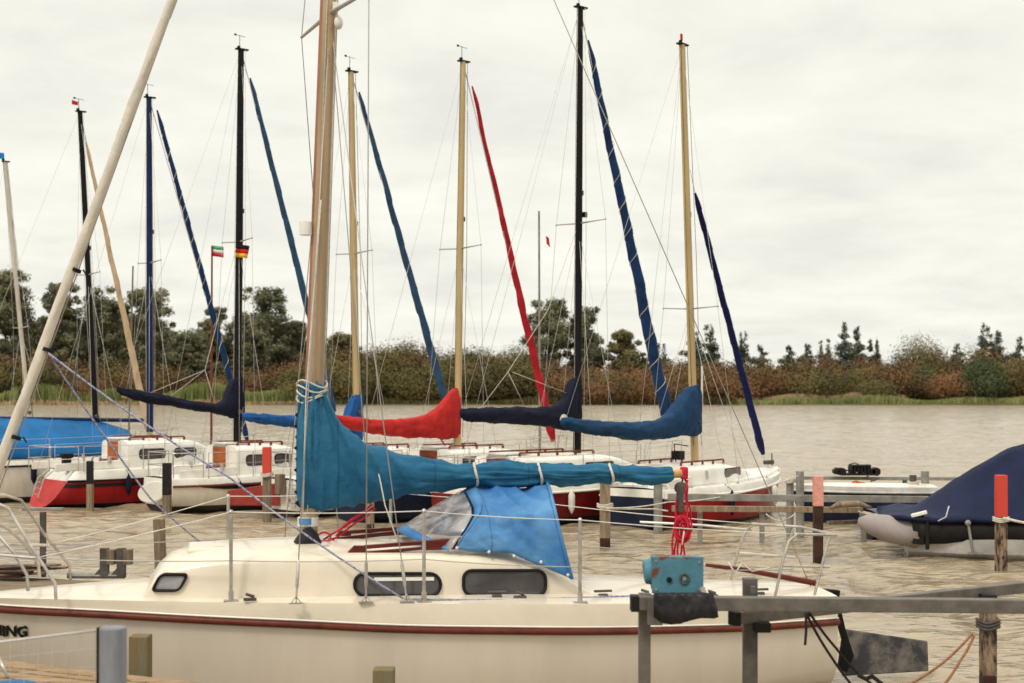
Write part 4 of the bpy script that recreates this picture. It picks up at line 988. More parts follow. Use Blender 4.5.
# T shaped post on the jetty
o = empty('mooring_stand', (P(43,580,14.6).x,14.6,.5), label='T shaped grey steel stand on the jetty, left of the bow', cat='mooring stand')
mb = MB(); t_ = P(43,512,14.6)-o.location; mb.beam((0,0,-.02),(0,0,t_.z),.055,.055); mb.build('upright', M['galvdk'], o, bevel=.005)
mb = MB(); mb.beam((-.21,0,t_.z+.03),(.21,0,t_.z+.03),.06,.03); mb.build('crossbar', M['galvl'], o, bevel=.005)
mb = MB(); mb.beam((-.14,0,.02),(-.03,0,.17),.04,.03); mb.build('brace', M['paintred'], o)
o = empty('timber_rack', (P(113,578,14.4).x,14.4,.5), label='low rack of two steel uprights with brown timber blocks on the jetty', cat='rack')
for dx in (-.085,.085):
    mb = MB(); mb.box((dx,0,.15),(.085,.06,.30)); mb.prism([(dx-.04,0,.0),(dx-.13,0,0),(dx-.04,0,.1)],(0,.05,0)); mb.build('upright', M['galvdk'], o, bevel=.004)
    mb = MB(); mb.box((dx+.07,.0,.21),(.075,.10,.15)); mb.build('timber_block', M['wood'], o, bevel=.004)
mb = MB(); mb.tube([(-.46,0,.02),(.12,0,.02)],.03,8); mb.build('base_tube', M['galvl'], o, smooth=True)
# pile of rope and boards on the jetty at the left edge
o = empty('driftwood_pile', (P(8,572,14.3).x,14.3,.5), label='heap of dark boards on the jetty at the left edge', cat='boards')
for k in range(6):
    mb = MB(); a_ = random.uniform(-.4,.4); c = Vector((random.uniform(-.25,.25),random.uniform(-.1,.1),.03+.02*k)); dd = Vector((math.cos(a_),math.sin(a_),.05)); mb.beam(c-dd*.35,c+dd*.35,.09,.02); mb.build('board', M['wood' if k%2 else 'wetwood'], o)
# second row walkway frame right of red boat
o = empty('mooring_finger', (P(770,520,22.4).x,22.4,0), label='low mooring finger of grey and tan beams in front of the red bow', cat='mooring finger')
def W_(px,py,Y): return P(px,py,Y)-o.location
mb = MB(); mb.beam(W_(668,497,22.4), W_(965,500,22.9), .06, .11); mb.build('grey_beam', M['galvl'], o, bevel=.006)
mb = MB(); mb.beam(W_(672,508.5,22.0), W_(862,510,22.3), .10, .09); mb.build('tan_beam', M['woodpale'], o, bevel=.006)
for px, yb, le in ((700,530,0),(762,530,0),(862,531,3)):
    mb = MB(); mb.beam(W_(px,512,22.2), W_(px+le,yb+6,22.2)-Vector((0,0,.3)), .07,.07); mb.build('leg', M['galvl'], o)
mb = MB(); mb.beam(W_(828,523,22.6), W_(900,520,24.6), .06,.06); mb.beam(W_(866,528,22.3), W_(905,525,23), .06,.06); mb.build('cross_beam', M['wood'], o)
mb = MB(); c = W_(852,507,22.0); mb.tube([c+Vector((-.35,0,-.02)),c+Vector((-.2,0,.04)),c+Vector((.1,0,.05)),c+Vector((.3,0,-.01))],[.02,.05,.05,.02],10); mb.build('fender', M['woodpale'], o, smooth='all')
# low white boat right of it
Wb = Boat('workboat', 'low white flat decked boat between the two pairs of grey posts', 'boat', 860, 26.2, 6)
hull(Wb, Wb.cp(950,490).x, Wb.cp(784,490).x, .9, lambda t: .82+.05*t, lambda t: .66+.05*t, dict(hull='black', strake='white', deck='white', rail='white', transom='white'), rake=.4, railr=.02) if False else None
Wb.root.rotation_euler = (0,0,R(186)); Wb.c, Wb.s = math.cos(R(186)), math.sin(R(186))
hull(Wb, Wb.cp(930,490).x, Wb.cp(788,490).x, .5, lambda t: .62+.05*t, lambda t: .52+.05*t, dict(hull='navyhull', strake='greywhite', deck='whitehull', rail='greywhite', transom='white'), rake=.4, railr=.02)
mb = MB(); mb.tube([Wb.cp(868,489), Wb.cp(868,486), Wb.cp(860,484)], .05, 8); mb.ball(Wb.cp(856,486), .11, 8); Wb.b(mb, 'buoy', 'orange', smooth='all')
mb = MB(); mb.box(Wb.cp(873,488)+Vector((0,.3,0)), (.06,.06,.14)); Wb.b(mb, 'bollard', 'black')
# small tender in front of the inflatable
Tn = Boat('tender', 'small dark blue tender with a white gunwale left of the navy tarpaulin', 'dinghy', 912, 23.2, 8)
hull(Tn, -.75, 1.0, .45, lambda t: .42+.06*t, lambda t: .37+.06*t, dict(hull='navyhull', strake='white', deck='navyhull', rail='white', transom='navyhull'), rake=.3, railr=.015)
# floating bar and black gear beyond
o = empty('floating_boom', (P(900,480,31).x,31,0), label='long grey floating beam on open water behind the low white boat', cat='floating beam')
mb = MB(); mb.beam(P(803,478,31)-o.location, P(992,479,31.5)-o.location, .12, .07); mb.build('beam', M['galvl'], o)
for px in (815,905,975):
    mb = MB(); p = P(px,480,31)-o.location; mb.tube([(p.x,p.y,p.z-.7),(p.x,p.y,p.z)], .06, 8); mb.build('float_leg', M['galvdk'], o, smooth=True)
ztop = P(803,478,31).z+.04; GS = .85
o = empty('engine_gear', (P(857,478,31).x,31,ztop), label='black slatted crate with wheels and hoses lying on the floating beam', cat='gear')
mb = MB()
for k in range(6): mb.box((-.12+k*.085-.05,0,.17+.01*(k%3)),(.05,.34,.18+.03*(k%2)))
mb.box((.06,0,.275),(.48,.38,.035)); mb.tube([(-.2,0,.3),(-.05,0,.34),(.05,.0,.29)],.015,5); mb.box((.30,0,.22),(.05,.3,.16)); mb.beam((-.6,-.1,.22),(-.2,-.1,.14),.03,.03); mb.box((.0,0,.05),(.9,.4,.05)); mb.build('crate', M['rubber'], o, bevel=.006)
for dx, r_ in ((-.54,.075),(-.40,.10),(.36,.08),(.47,.11)):
    mb = MB(); mb.tube([(dx,-.13,.12),(dx,.13,.12)], r_, 12); mb.build('wheel', M['rubber'], o, smooth=True)
mb = MB(); mb.tube([(.2,-.2,.02),(.4,-.25,-.1),(.5,-.25,-.03),(.3,-.25,-.12),(.25,-.25,.0)], .02, 6); mb.build('hose', M['galvdk'], o, smooth='all'); o.scale = (GS,GS,GS)

# ------------------------------------------------------------------ inflatable under navy tarpaulin
RB = Boat('inflatable_boat', 'large inflatable motorboat under a navy blue tarpaulin tent at the right edge', 'motorboat', 1040, 20.6, -13)
# hull
mb = MB(); rings = []
for i in range(25):
    f = i/24; px = 906+330*f; x = RB.cp(px,550).x; b_ = .96*(1-max(0,(f-.6)/.4)**2)*min(1,.80+f*1.2)+.02
    rings.append([Vector((x,-b_,.32)),Vector((x+.0,-b_*.95,.10)),Vector((x,-b_*.6,-.12)),Vector((x,0,-.25)),Vector((x,b_*.6,-.12)),Vector((x,b_*.95,.10)),Vector((x,b_,.32))])
mb.loft(rings, cap=True, close=False); RB.b(mb, 'hull', 'greywhite', smooth=True)
for sd in (-1,1):
    x0 = RB.cp(858,522,-.85).x; pts = [(x0,.52),(x0+.12,.50),(x0+.35,.44),(x0+.62,.385),(x0+.84,.35)]; mb = MB()
    mb.tube([Vector((x,sd*.82,z)) for x,z in pts], [.05,.13,.185,.20,.20], 16); (RB.b(mb, 'tube_cone', 'grey', smooth='all') if sd < 0 else None)
    mb = MB(); mb.tube([Vector((x0+.82,sd*.82,.42)),Vector((x0+.9,sd*.82,.42)),Vector((x0+1.0,sd*.82,.42)),Vector((x0+3.2,sd*.80,.44)),Vector((x0+4.3,sd*.45,.48)),Vector((x0+4.7,0,.50))], [.215,.215,.205,.205,.205,.16], 16); RB.b(mb, 'inflatable_tube', 'rubber', smooth='all')
# outboard bracket and leg
mb = MB(); x0 = RB.cp(918,530,-.9).x; mb.box((x0,-.8,.44),(.16,.42,.42)); mb.tube([(x0+.12,-1.02,.62),(x0+.12,-1.02,.16)], .03, 8); RB.b(mb, 'stern_bracket', 'rubber', bevel=.02)
mb = MB(); p = RB.cp(968,523,-1.05); q = RB.cp(973,553,-1.05); mb.tube([p,q], .02, 8); mb.ball(p,.045,8); mb.box(q+Vector((.04,0,0)),(.22,.05,.03)); RB.b(mb, 'boarding_step', 'galvl', smooth=True)
# tarpaulin
ridge = [(878,519),(905,508),(930,494),(957,477),(985,459),(1008,445),(1016,442),(1060,442),(1120,446),(1180,470),(1230,500)]
rings = []
for i in range(61):
    px = 878+352*i/60; ry = lerp_tab(ridge, px)[0]; T = RB.cp(px, ry); f = i/60
    w = 1.04*(1-max(0,(f-.7)/.3)**2*.8)*min(1,.55+f*8); zt = max(T.z, .62); ze = .60+.03*noise.noise(Vector((f*9,0,0)))
    pr = [(1.0,ze-.05),(1.01,ze),(.93,ze+.05),(.7,ze+(zt-ze)*.28),(.45,ze+(zt-ze)*.58),(.18,ze+(zt-ze)*.90),(0,zt)]
    def dn(y,z): return .03*noise.noise(Vector((T.x*2+z*3,y*3,z*2)))-.07*abs(noise.noise(Vector((T.x*2.2-z*4,y*.6,5))))**.6
    rr = [Vector((T.x,-y*w,z+dn(-y,z)*(z>ze))) for y,z in pr]+[Vector((T.x,y*w,z+dn(y,z)*(z>ze))) for y,z in reversed(pr[:-1])]
    rings.append(rr)
mb = MB(); mb.loft(rings, cap=False, close=False); M['navytarp'] = mat('navy_tarpaulin', (.006,.011,.042), .65, .3, 2., .4, 6); seams(M['navytarp'], 1.1, .2); tp = RB.b(mb, 'tarpaulin', 'navytarp', smooth='all', solid=.008)
wires(RB, 'tarp_cord', [[RB.cp(949,506,-1.04), RB.cp(946,517,-1.09), RB.cp(938,521,-1.1)]], .01, 'ropew')
mb = MB(); mb.beam(RB.cp(911,516,-1.0), RB.cp(927,512,-1.0), .08,.05); RB.b(mb, 'stern_pad', 'white', bevel=.01)
mb = MB(); p0 = P(1003,518,18.85); mb.tube([p0, P(1016,521,18.8), P(1040,526,18.6)], .02, 6)
o = mb.build('mooring_line', M['ropew'], None, smooth='all'); tag(o, 'white mooring line tied to the bright red topped post', 'rope')

# ------------------------------------------------------------------ foreground rail frame
FR = empty('mooring_rail', (P(700,700,8.7).x,8.7,0), label='galvanised steel mooring rail of square beams on posts in the right foreground', cat='mooring rail')
fo = FR.location
def Q(px,py,Y): return P(px,py,Y)-fo
mb = MB(); mb.beam(Q(637,602.5,8.62), Q(1130,607,8.62), .09, .083); mb.build('front_beam', M['galv'], FR, bevel=.006)
mb = MB(); mb.box(Q(637,603,8.62)+Vector((-.015,0,0)), (.05,.10,.095)); mb.build('end_cap', M['rubber'], FR, bevel=.004)
a_ = Q(737,618,8.72); b_ = Q(1080,581,10.4); mb = MB(); mb.beam(a_, b_, .07, .075); mb.build('rear_beam', M['galv'], FR, bevel=.006)
mb = MB(); dd = unit(a_-b_); mb.beam(a_, a_+dd*.04, .08,.085); mb.build('end_cap', M['rubber'], FR, bevel=.004)
for px, yt, w in ((645,594,.072),(750,578,.085)):
    p = Q(px,yt,8.70 if px<700 else 8.82); p2 = Q(px,yt,8.71); mb = MB(); mb.box((p.x,p.y+.04 if px<700 else p.y+.0,(p.z-.6)/2),(w,w*.9,p.z+.6)); mb.build('leg', M['galvdk' if px>700 else 'galv'], FR, bevel=.005)
mb = MB(); mb.box(Q(655,611,8.55),(.09,.03,.17)); mb.build('bracket', M['galv'], FR, bevel=.004)
mb = MB(); mb.box(Q(753,590,8.74),(.03,.03,.05)); mb.build('bracket', M['galv'], FR, bevel=.004)
mb = MB(); mb.box(Q(762,627,8.75),(.10,.08,.06)); mb.box(Q(738,617,8.66),(.03,.03,.05)); mb.build('clamp', M['rubber'], FR, bevel=.006)
# blue box
BX = empty('control_box', P(675,595,8.6), label='rusty light blue metal box standing on the grey rail', cat='box'); bo = BX.location
def q_(px,py,Y=8.6): return P(px,py,Y)-bo
c = (q_(653,558)+q_(702,592))/2; wx = (q_(702,592)-q_(653,558)).x; hz_ = (q_(653,558)-q_(702,592)).z
mb = MB(); mb.box(c+Vector((0,.08,0)),(wx,.15,hz_)); mb.build('body', M['rustblue'], BX, bevel=.008)
mb = MB(); mb.box(c+Vector((0,-.004,0)),(wx+.016,.012,hz_+.014)); mb.build('lid', M['rustblue'], BX, bevel=.004)
mb = MB(); mb.tube([q_(654,573)+Vector((0,.08,0)), q_(645,574)+Vector((0,.08,0))], [.085,.07], 16); mb.build('motor_drum', M['rustblue'], BX, smooth=True, bevel=.01)
mb = MB(); p = q_(669,579.5); mb.tube([p+Vector((0,-.012,0)), p+Vector((0,-.02,0))], .017, 14); mb.build('keyhole', M['black'], BX, smooth=True)
mb = MB(); p = q_(684,578.5); 
for r_,dy in ((.026,-.016),): mb.tube([p+Vector((r_*math.cos(k*.4),-.016,r_*math.sin(k*.4)*1.2)) for k in range(17)], .006, 6)
mb.build('dial_ring', M['galvdk'], BX, smooth='all')
mb = MB(); mb.tube([p+Vector((0,-.010,0)), p+Vector((0,-.022,0))], .012, 12); mb.build('dial', M['galvl'], BX, smooth=True)
mb = MB()
for (px,py) in ((655.5,561),(699,562),(656,589),(699,589)): p = q_(px,py); mb.tube([p+Vector((0,-.009,0)), p+Vector((0,-.018,0))], .008, 8)
mb.build('bolt', M['galvl'], BX, smooth=True)
# black sheet under box
rings = []
for i in range(31):
    f = i/30; px = 653+59*f; top = 592; bot = 620+3*math.sin(f*6)-8*max(0,f-.9)*10*.4-(1-min(1,f*8))*4
    T = P(px,top,8.5); Bt = P(px,bot,8.5); r = []
    for j in range(9):
        g = j/8; p = T.lerp(Bt, g); off = -.03-.035*math.sin(g*2.6)*(.7+.5*noise.noise(Vector((f*5,g*2,1))))-.02*noise.noise(Vector((f*14,g*4,3)))
        r.append(p+Vector((.02*g*math.sin(f*3)+ (.03*g if f>.8 else 0),off,0)))
    rings.append(r)
mb = MB(); mb.loft(rings, cap=False, close=False); o = mb.build('plastic_sheet', M['plastic'], None, smooth='all', solid=.006)
tag(o, 'crumpled black plastic sheet hanging over the rail under the blue box', 'plastic sheet')
mb = MB(); mb.tube([P(702,588,8.54), P(705,597,8.5), P(704,601,8.5)], .017, 8); o2 = mb.build('sheet_clip', M['galvl'], None, smooth='all'); o2.parent = o
# ropes
def rope(label, pts, r, m, s=0., group=None):
    out = []
    for p, q in zip(pts, pts[1:]): out += [p.lerp(q, i/8)-Vector((0,0,s*4*(i/8)*(1-i/8))) for i in range(8)]
    out.append(pts[-1]); mb = MB(); mb.tube(out, r, 7); o = mb.build('rope', M[m], None, smooth='all'); tag(o, label, 'rope', group); return o
rope('dark rope falling from the rear grey beam past the stern, left of its twin', [P(806,613,8.95), P(828,652,9.3), P(856,690,9.6)], .009, 'ropedk', .01)
rope('dark rope falling from the rear grey beam across the rudder, right of its twin', [P(809,612,8.95), P(836,648,9.4), P(861,676,9.8), P(885,690,10)], .009, 'ropedk', .01)
rope('short dark rope end with a knot dangling from the rear grey beam', [P(806,613,8.92), P(806,632,8.92), P(805,645,8.92)], .009, 'ropedk')
rope('upper brown rope sagging from the rope turns of the stained post', [P(972,634,9.6), P(940,665,9.4), P(898,690,9.2)], .009, 'ropebr', .01)
rope('lower brown rope dropping steeply from the rope turns of the stained post', [P(974,636,9.6), P(962,658,9.45), P(940,690,9.3)], .009, 'ropebr', .01)
rope('frayed dark knotted line at the bottom edge below the rudder blade', [P(858,675,9.5), P(866,679,9.5), P(872,676,9.5), P(882,684,9.5)], .014, 'ropedk')
rope('upper thin white line from the grey post pair to the brown post', [P(606,508,21.6), P(668,502,22), P(735,494,22.6), P(798,476,23)], .010, 'ropew', .03)
rope('lower thin white line running from the brown post to the mooring finger', [P(606,509,21.6), P(655,509,22), P(668,511,22)], .012, 'ropew')
rope('slack line hanging beneath the mooring finger by the grey post pair', [P(766,514,22), P(780,521,22), P(795,514,22.6)], .012, 'ropew', .02)
rope('slack white line from the mooring finger to the covered inflatable', [P(858,511,22), P(880,514,22), P(900,514,21.5), P(914,513,21)], .010, 'ropew', .03)
rope('pale line rising from the jetty stand to the short rough post', [P(46,553,14.4), P(110,540,16), P(158,530,18.3)], .006, 'ropew', .02)
# wire net of the foreground fence
o = empty('wire_net', P(55,640,6.5)*Vector((1,1,0)) if False else Vector((P(55,640,6.5).x,6.5,0)), label='thin wire net hung left of the blue grey foreground post', cat='net'); no = o.location
mb = MB(); mb.tube([P(-60,645,6.6)-no, P(0,642,6.55)-no, P(100,630,6.5)-no], .006, 6); mb.build('top_wire', M['fwire'], o, smooth='all')
mb = MB()
for px in range(-60,100,14): 
    p = P(px,642-px*.12+ (0 if px>0 else 0),6.52)-no; mb.tube([p, Vector((p.x,p.y,p.z-.6))], .0013, 5)
for k in range(1,5): mb.tube([P(-60,645+k*18,6.6)-no, P(100,630+k*18,6.5)-no], .0010, 5)
mb.build('mesh', M['fwire'], o)
mb = MB(); p = P(100,634,6.4)-no; mb.box(p+Vector((0,0,-.12)),(.025,.03,.3)); mb.build('fixing', M['rubber'], o)
# blue tub with handle rod in the corner
o = empty('tub', Vector((P(10,690,6.9).x,6.9,.5)), label='light blue tub with a steel rod at the bottom left corner', cat='tub'); to_ = o.location
c = P(8,690,6.9)-to_; mb = MB(); mb.tube([(c.x,0,0),(c.x,0,c.z)], [.09,.13], 20); mb.tube([(c.x,0,c.z),(c.x,0,c.z+.02)], .14, 20); mb.build('bucket', M['midblue'], o, smooth=True)
mb = MB(); mb.tube([P(-2,656,6.85)-to_, P(8,678,6.8)-to_], .008, 6); mb.build('rod', M['steel'], o, smooth='all')

# ------------------------------------------------------------------ water, shore, vegetation
def np_mesh(name, V, faces4, m, smooth=False):
    me = bpy.data.meshes.new(name); V = np.asarray(V, np.float32); Fq = np.asarray(faces4, np.int32)
    me.vertices.add(len(V)); me.vertices.foreach_set('co', V.ravel())
    me.loops.add(Fq.size); me.loops.foreach_set('vertex_index', Fq.ravel())
    me.polygons.add(len(Fq)); me.polygons.foreach_set('loop_start', np.arange(len(Fq), dtype=np.int32)*Fq.shape[1])
    me.polygons.foreach_set('loop_total', np.full(len(Fq), Fq.shape[1], np.int32))
    me.update(calc_edges=True); me.validate()
    if smooth: me.shade_smooth()
    if m: me.materials.append(m)
    return me
def link(name, me, parent=None, loc=None):
    o = bpy.data.objects.new(name, me); COL.objects.link(o)
    if parent: o.parent = parent
    if loc is not None: o.location = loc
    return o
# water sheet: rows get wider apart with distance; real wave heights
ys = [3.0]
while ys[-1] < 225: ys.append(ys[-1]*1.0032+.008)
ys = np.array(ys+[228., 232.]); nu = 700; us = np.linspace(-1.0, 1.0, nu)
YY, UU = np.meshgrid(ys, us, indexing='ij'); XX = UU*(YY*.47+3.5)
rng = np.random.RandomState(3); ZZ = np.zeros_like(YY)
cell = YY*.0032+.008
for k in range(60):
    lam = .22*1.055**k; ang = R(66)+rng.normal(0,.65); kk = 2*math.pi/lam
    slope = .030 if lam < .9 else .030*(.9/lam)**.9
    amp = slope*lam/(2*math.pi)
    # gentle bending of the crests so that they never read as straight rulings
    bend = .35*lam*np.sin(XX*1.7/(lam+1)+k)+.3*lam*np.sin(YY*1.1/(lam+1)+2*k)
    ph = kk*(XX*math.cos(ang)+YY*math.sin(ang)+bend)+rng.uniform(0,6.28)
    fade = np.clip((lam/cell-2.5)/3, 0, 1); s_ = np.sin(ph)
    ZZ += fade*amp*(s_+.22*np.cos(2*ph))
idx = np.arange(len(ys)*nu).reshape(len(ys), nu)
q = np.stack([idx[:-1,:-1],idx[:-1,1:],idx[1:,1:],idx[1:,:-1]], -1).reshape(-1,4)
def water_mat():
    m, N, L, b = new_mat('muddy_water')
    tc = N.new('ShaderNodeTexCoord')
    def nz(scale, detail, st, dist=0):
        mp = N.new('ShaderNodeMapping'); mp.inputs['Scale'].default_value = st; mp.inputs['Rotation'].default_value = (0,0,R(-14)); L.new(tc.outputs['Object'], mp.inputs[0])
        n = N.new('ShaderNodeTexNoise'); n.inputs['Scale'].default_value = scale; n.inputs['Detail'].default_value = detail; n.inputs['Distortion'].default_value = dist
        L.new(mp.outputs[0], n.inputs['Vector']); return n.outputs['Fac']
    r = N.new('ShaderNodeValToRGB'); r.color_ramp.elements[0].position=.35; r.color_ramp.elements[1].position=.7
    r.color_ramp.elements[0].color=(.285,.22,.140,1); r.color_ramp.elements[1].color=(.36,.29,.195,1)
    L.new(nz(.5,5,(.5,1.6,1)), r.inputs[0]); L.new(r.outputs[0], b.inputs['Base Color'])
    b.inputs['Specular IOR Level'].default_value=.5; b.inputs['Roughness'].default_value=.13; b.inputs['IOR'].default_value=1.33
    prev = None
    for (sc, det, st, strn, dist) in ((.9,3,(.75,.22,1),.9,.55),(.30,2,(.5,1.6,1),.4,.5),(1.1,3,(.5,1.5,1),.8,.26),(3.2,2,(.5,1.4,1),.9,.06),(7.5,2,(.6,1.3,1),.8,.03)):
        bb = N.new('ShaderNodeBump'); bb.inputs['Strength'].default_value = strn; bb.inputs['Distance'].default_value = dist; L.new(nz(sc,det,st,.2), bb.inputs['Height'])
        if prev: L.new(prev.outputs[0], bb.inputs['Normal'])
        prev = bb
    b3 = prev
    L.new(b3.outputs[0], b.inputs['Normal']); return m
me = np_mesh('water', np.stack([XX,YY,ZZ],-1).reshape(-1,3), q, water_mat(), True)
w_ = link('water', me); w_['kind'] = 'structure'
# land: one sheet from the shore to beyond the horizon line
xs2 = np.linspace(-420,420,120); yv = np.array([224.,226.5,228,230,236,250,300,600,1500,4000]); zv = [-.6,-.1,.12,.35,.5,.6,.7,.8,.9,1.0]
V = [(x*(1 if y < 400 else y/300), y+1.5*math.sin(x*.07)*(y<240)+.8*math.sin(x*.23)*(y<240), z) for y, z in zip(yv, zv) for x in xs2]
idx = np.arange(len(V)).reshape(len(yv), len(xs2)); q = np.stack([idx[:-1,:-1],idx[:-1,1:],idx[1:,1:],idx[1:,:-1]], -1).reshape(-1,4)
gm = mat('marsh_ground', (.06,.055,.025), .95, .3, .3, .5, 2, col2=(.12,.09,.045))
g_ = link('ground', np_mesh('ground', V, q, gm, True)); g_['kind'] = 'structure'
# bed under the boats and behind the camera so the water is not a floating edge
V = [(-400,-60,-.9),(400,-60,-.9),(400,226,-.9),(-400,226,-.9)]
g_ = link('lake_bed', np_mesh('lake_bed', V, [(0,1,2,3)], gm)); g_['kind'] = 'structure'
wq = [(-400,-60,-.02),(400,-60,-.02),(400,2.9,-.02),(-400,2.9,-.02)]

def leaves(centers, radii, n, size, rs, flat=.0, shell=.45):
    """n leaf clump faces spread through ellipsoids; returns (V,F)"""
    centers = np.asarray(centers); radii = np.asarray(radii)
    vol = np.prod(radii, 1)**(2/3); pick = rs.choice(len(centers), n, p=vol/vol.sum())
    d = rs.normal(size=(n,3)); d /= np.linalg.norm(d,axis=1)[:,None]
    rr = rs.uniform(0,1,n)**shell
    c = centers[pick]+d*radii[pick]*rr[:,None]
    c = c+rs.normal(size=(n,3))*radii[pick]*.13
    nrm = d*1.9+rs.normal(size=(n,3))*.42; nrm /= np.linalg.norm(nrm,axis=1)[:,None]
    a = np.cross(nrm, rs.normal(size=(n,3))); a /= np.linalg.norm(a,axis=1)[:,None]; b = np.cross(nrm,a)
    s = size*rs.uniform(.5,1.35,n)[:,None]; e = rs.uniform(.5,1,n)[:,None]
    V = np.stack([c-a*s, c+b*s*e*.8, c+a*s, c-b*s*e*.8+nrm*s*.3], 1).reshape(-1,3)
    return V, np.arange(4*n).reshape(n,4)
def broad_crown(w, h, seed, n, size, lob=16, base=.12):
    rs = np.random.RandomState(seed); C_ = []; R_ = []
    for i in range(lob):
        t = rs.uniform(0,1)**.8; z = h*(base+(1-base)*t*.92); wr = w/2*math.sin(math.pi*min(.98,.22+.68*t))**.7
        a = rs.uniform(0,6.28); r = wr*rs.uniform(.1,.8); C_.append((r*math.cos(a), r*math.sin(a), z)); s = w*rs.uniform(.15,.27); R_.append((s,s,s*rs.uniform(.55,.85)))
    for i in range(lob):   # small outer sprays
        t = rs.uniform(.1,1); z = h*(base+(1-base)*t); wr = w/2*math.sin(math.pi*min(.97,.2+.7*t))**.6
        a = rs.uniform(0,6.28); C_.append((wr*math.cos(a)*.95, wr*math.sin(a)*.95, z*.98)); s = w*rs.uniform(.07,.14); R_.append((s,s,s*.7))
    return leaves(C_, R_, n, size, rs, shell=.5)
def conifer_crown(w, h, seed, n, size):
    rs = np.random.RandomState(seed); C_ = []; R_ = []; K = 8; w = w*2.5; tilt = rs.normal(0,.06,2)*h
    for i in range(K):
        t = i/(K-1); z = h*(.12+.86*t); wr = w/2*(1-t)**.6+.2
        for k in range(6 if t < .8 else 2):
            a = rs.uniform(0,6.28); r = wr*rs.uniform(.2,1.05)*(.7+.3*math.sin(a+seed)); C_.append((r*math.cos(a)+tilt[0]*t, r*math.sin(a)+tilt[1]*t, z+rs.uniform(-.6,.6))); R_.append((w*.2*(1.25-t),w*.2*(1.25-t),h*.05))
    for t in np.linspace(.1,1,12): C_.append((0,0,h*t)); R_.append((w*.16*(1.25-t),w*.16*(1.25-t),h*.06))
    return leaves(C_, R_, n, size, rs, shell=.5)
def bush_crown(w, h, seed, n, size, lob=12):
    rs = np.random.RandomState(seed); C_ = []; R_ = []
    for q in range(5): C_.append((rs.normal(0,.03)*w, rs.normal(0,.03)*w, h*.42)); R_.append((w*.43,w*.43,h*.52))
    for i in range(lob):
        a = rs.uniform(0,6.28); r = w/2*rs.uniform(0,.72); z = h*rs.uniform(.25,.72)*(1-.35*(r/(w/2))**2); s = w*rs.uniform(.16,.27)
        C_.append((r*math.cos(a), r*math.sin(a), z)); R_.append((s,s,min(s*.85,h*.32)))
    return leaves(C_, R_, n, size, rs, shell=.22)
def trunk_mesh(w, h, seed, limbs=6, r=.35):
    rs = np.random.RandomState(seed+99); mb = MB(); top = Vector((rs.uniform(-.5,.5), rs.uniform(-.5,.5), h*.82))
    pts = [Vector((0,0,-.3)), Vector((.1,0,h*.2)), Vector((rs.uniform(-.3,.3),0,h*.45)), top]; mb.tube(pts, [r,r*.75,r*.5,r*.12], 7)
    for i in range(limbs):
        z = h*rs.uniform(.18,.6); a = rs.uniform(0,6.28); l = w*rs.uniform(.25,.42); p = Vector((0,0,z)); q = Vector((math.cos(a)*l, math.sin(a)*l, z+h*rs.uniform(.12,.3)))
        mb.tube([p, p.lerp(q,.5)+Vector((0,0,-.02*h)), q], [r*.4,r*.28,r*.08], 5)
    return mb
def tree(name, label, px, ytop, wpx, Y, kind, seed, mt=None, cat='tree', group=None, ybase=None):
    p = P(px, ytop, Y); h = p.z-.4; w = wpx/F*Y
    o = empty(name, (p.x, Y, .4), rz=random.uniform(0,6), label=label, cat=cat, group=group)
    if kind == 'broad': V, Fc = broad_crown(w, h*1.0, seed, 20000, .25, 30); mt = mt or 'leaf'
    elif kind == 'conifer': V, Fc = conifer_crown(w, h*1.0, seed, 8000, .22); mt = mt or 'conifer'
    else: V, Fc = bush_crown(w, h*1.08, seed, 16000, .16, 14); mt = mt or 'oliveb'
    # scale exactly to height
    V[:,2] *= h/np.percentile(V[:,2], 99.7); link('crown', np_mesh('crown', V, Fc, M[mt]), o)
    tb = trunk_mesh(w, h, seed, 6 if kind == 'broad' else (2 if kind == 'conifer' else 4), .35 if kind != 'bush' else .15)
    tb.build('trunk', M['bark'], o, smooth=True)
    return o
T_ = [
 ('tall dark tree at the left edge behind the leaning pale mast', 6, 271, 62, 262),
 ('dark tree left of the thin black mast, nearest to it', 62, 284, 44, 258),
 ('broad dark tree just behind the thin black mast', 102, 290, 62, 262),
 ('dark tree filling the gap behind the blue mast', 148, 290, 56, 256),
 ('lower rounded tree between the blue mast and the navy furled foresail', 188, 332, 50, 250),
 ('thin crowned tree behind the furled foresail, left of the black flag mast', 214, 308, 34, 268),
 ('tall dark tree just right of the black mast with the flag', 262, 288, 56, 262),
 ('tree behind the steel blue foresail, left of the large mast', 291, 322, 44, 270),
 ('low distant tree right of the large leaning mast', 341, 334, 46, 290),
 ('big round dark tree left of the tallest black mast', 549, 300, 52, 262),
 ('big dark tree right of the tallest black mast', 585, 308, 44, 266),
 ('small round olive tree on the skyline right of the tallest black mast', 626, 331, 38, 262),
]
for i, (lb, px, yt, wp, Y) in enumerate(T_): tree('broadleaf_tree', lb, px, yt, wp, Y, 'broad', 20+i, 'leafo' if i in (8,11) else 'leaf')
for i in range(7):   # low dark row closing the wood behind the left trees
    tree('broadleaf_tree', ['dark tree low behind the left edge trees','low dark tree behind the thin black mast','low dark tree behind the leaning tan sail','low dark tree behind the green white red flag pole','low dark tree behind the black mast with the flag','low dark tree left of the large leaning mast','low dark tree behind the large leaning mast'][i], 30+i*46, [322,318,315,330,325,330,340][i], 66, 276, 'broad', 60+i)
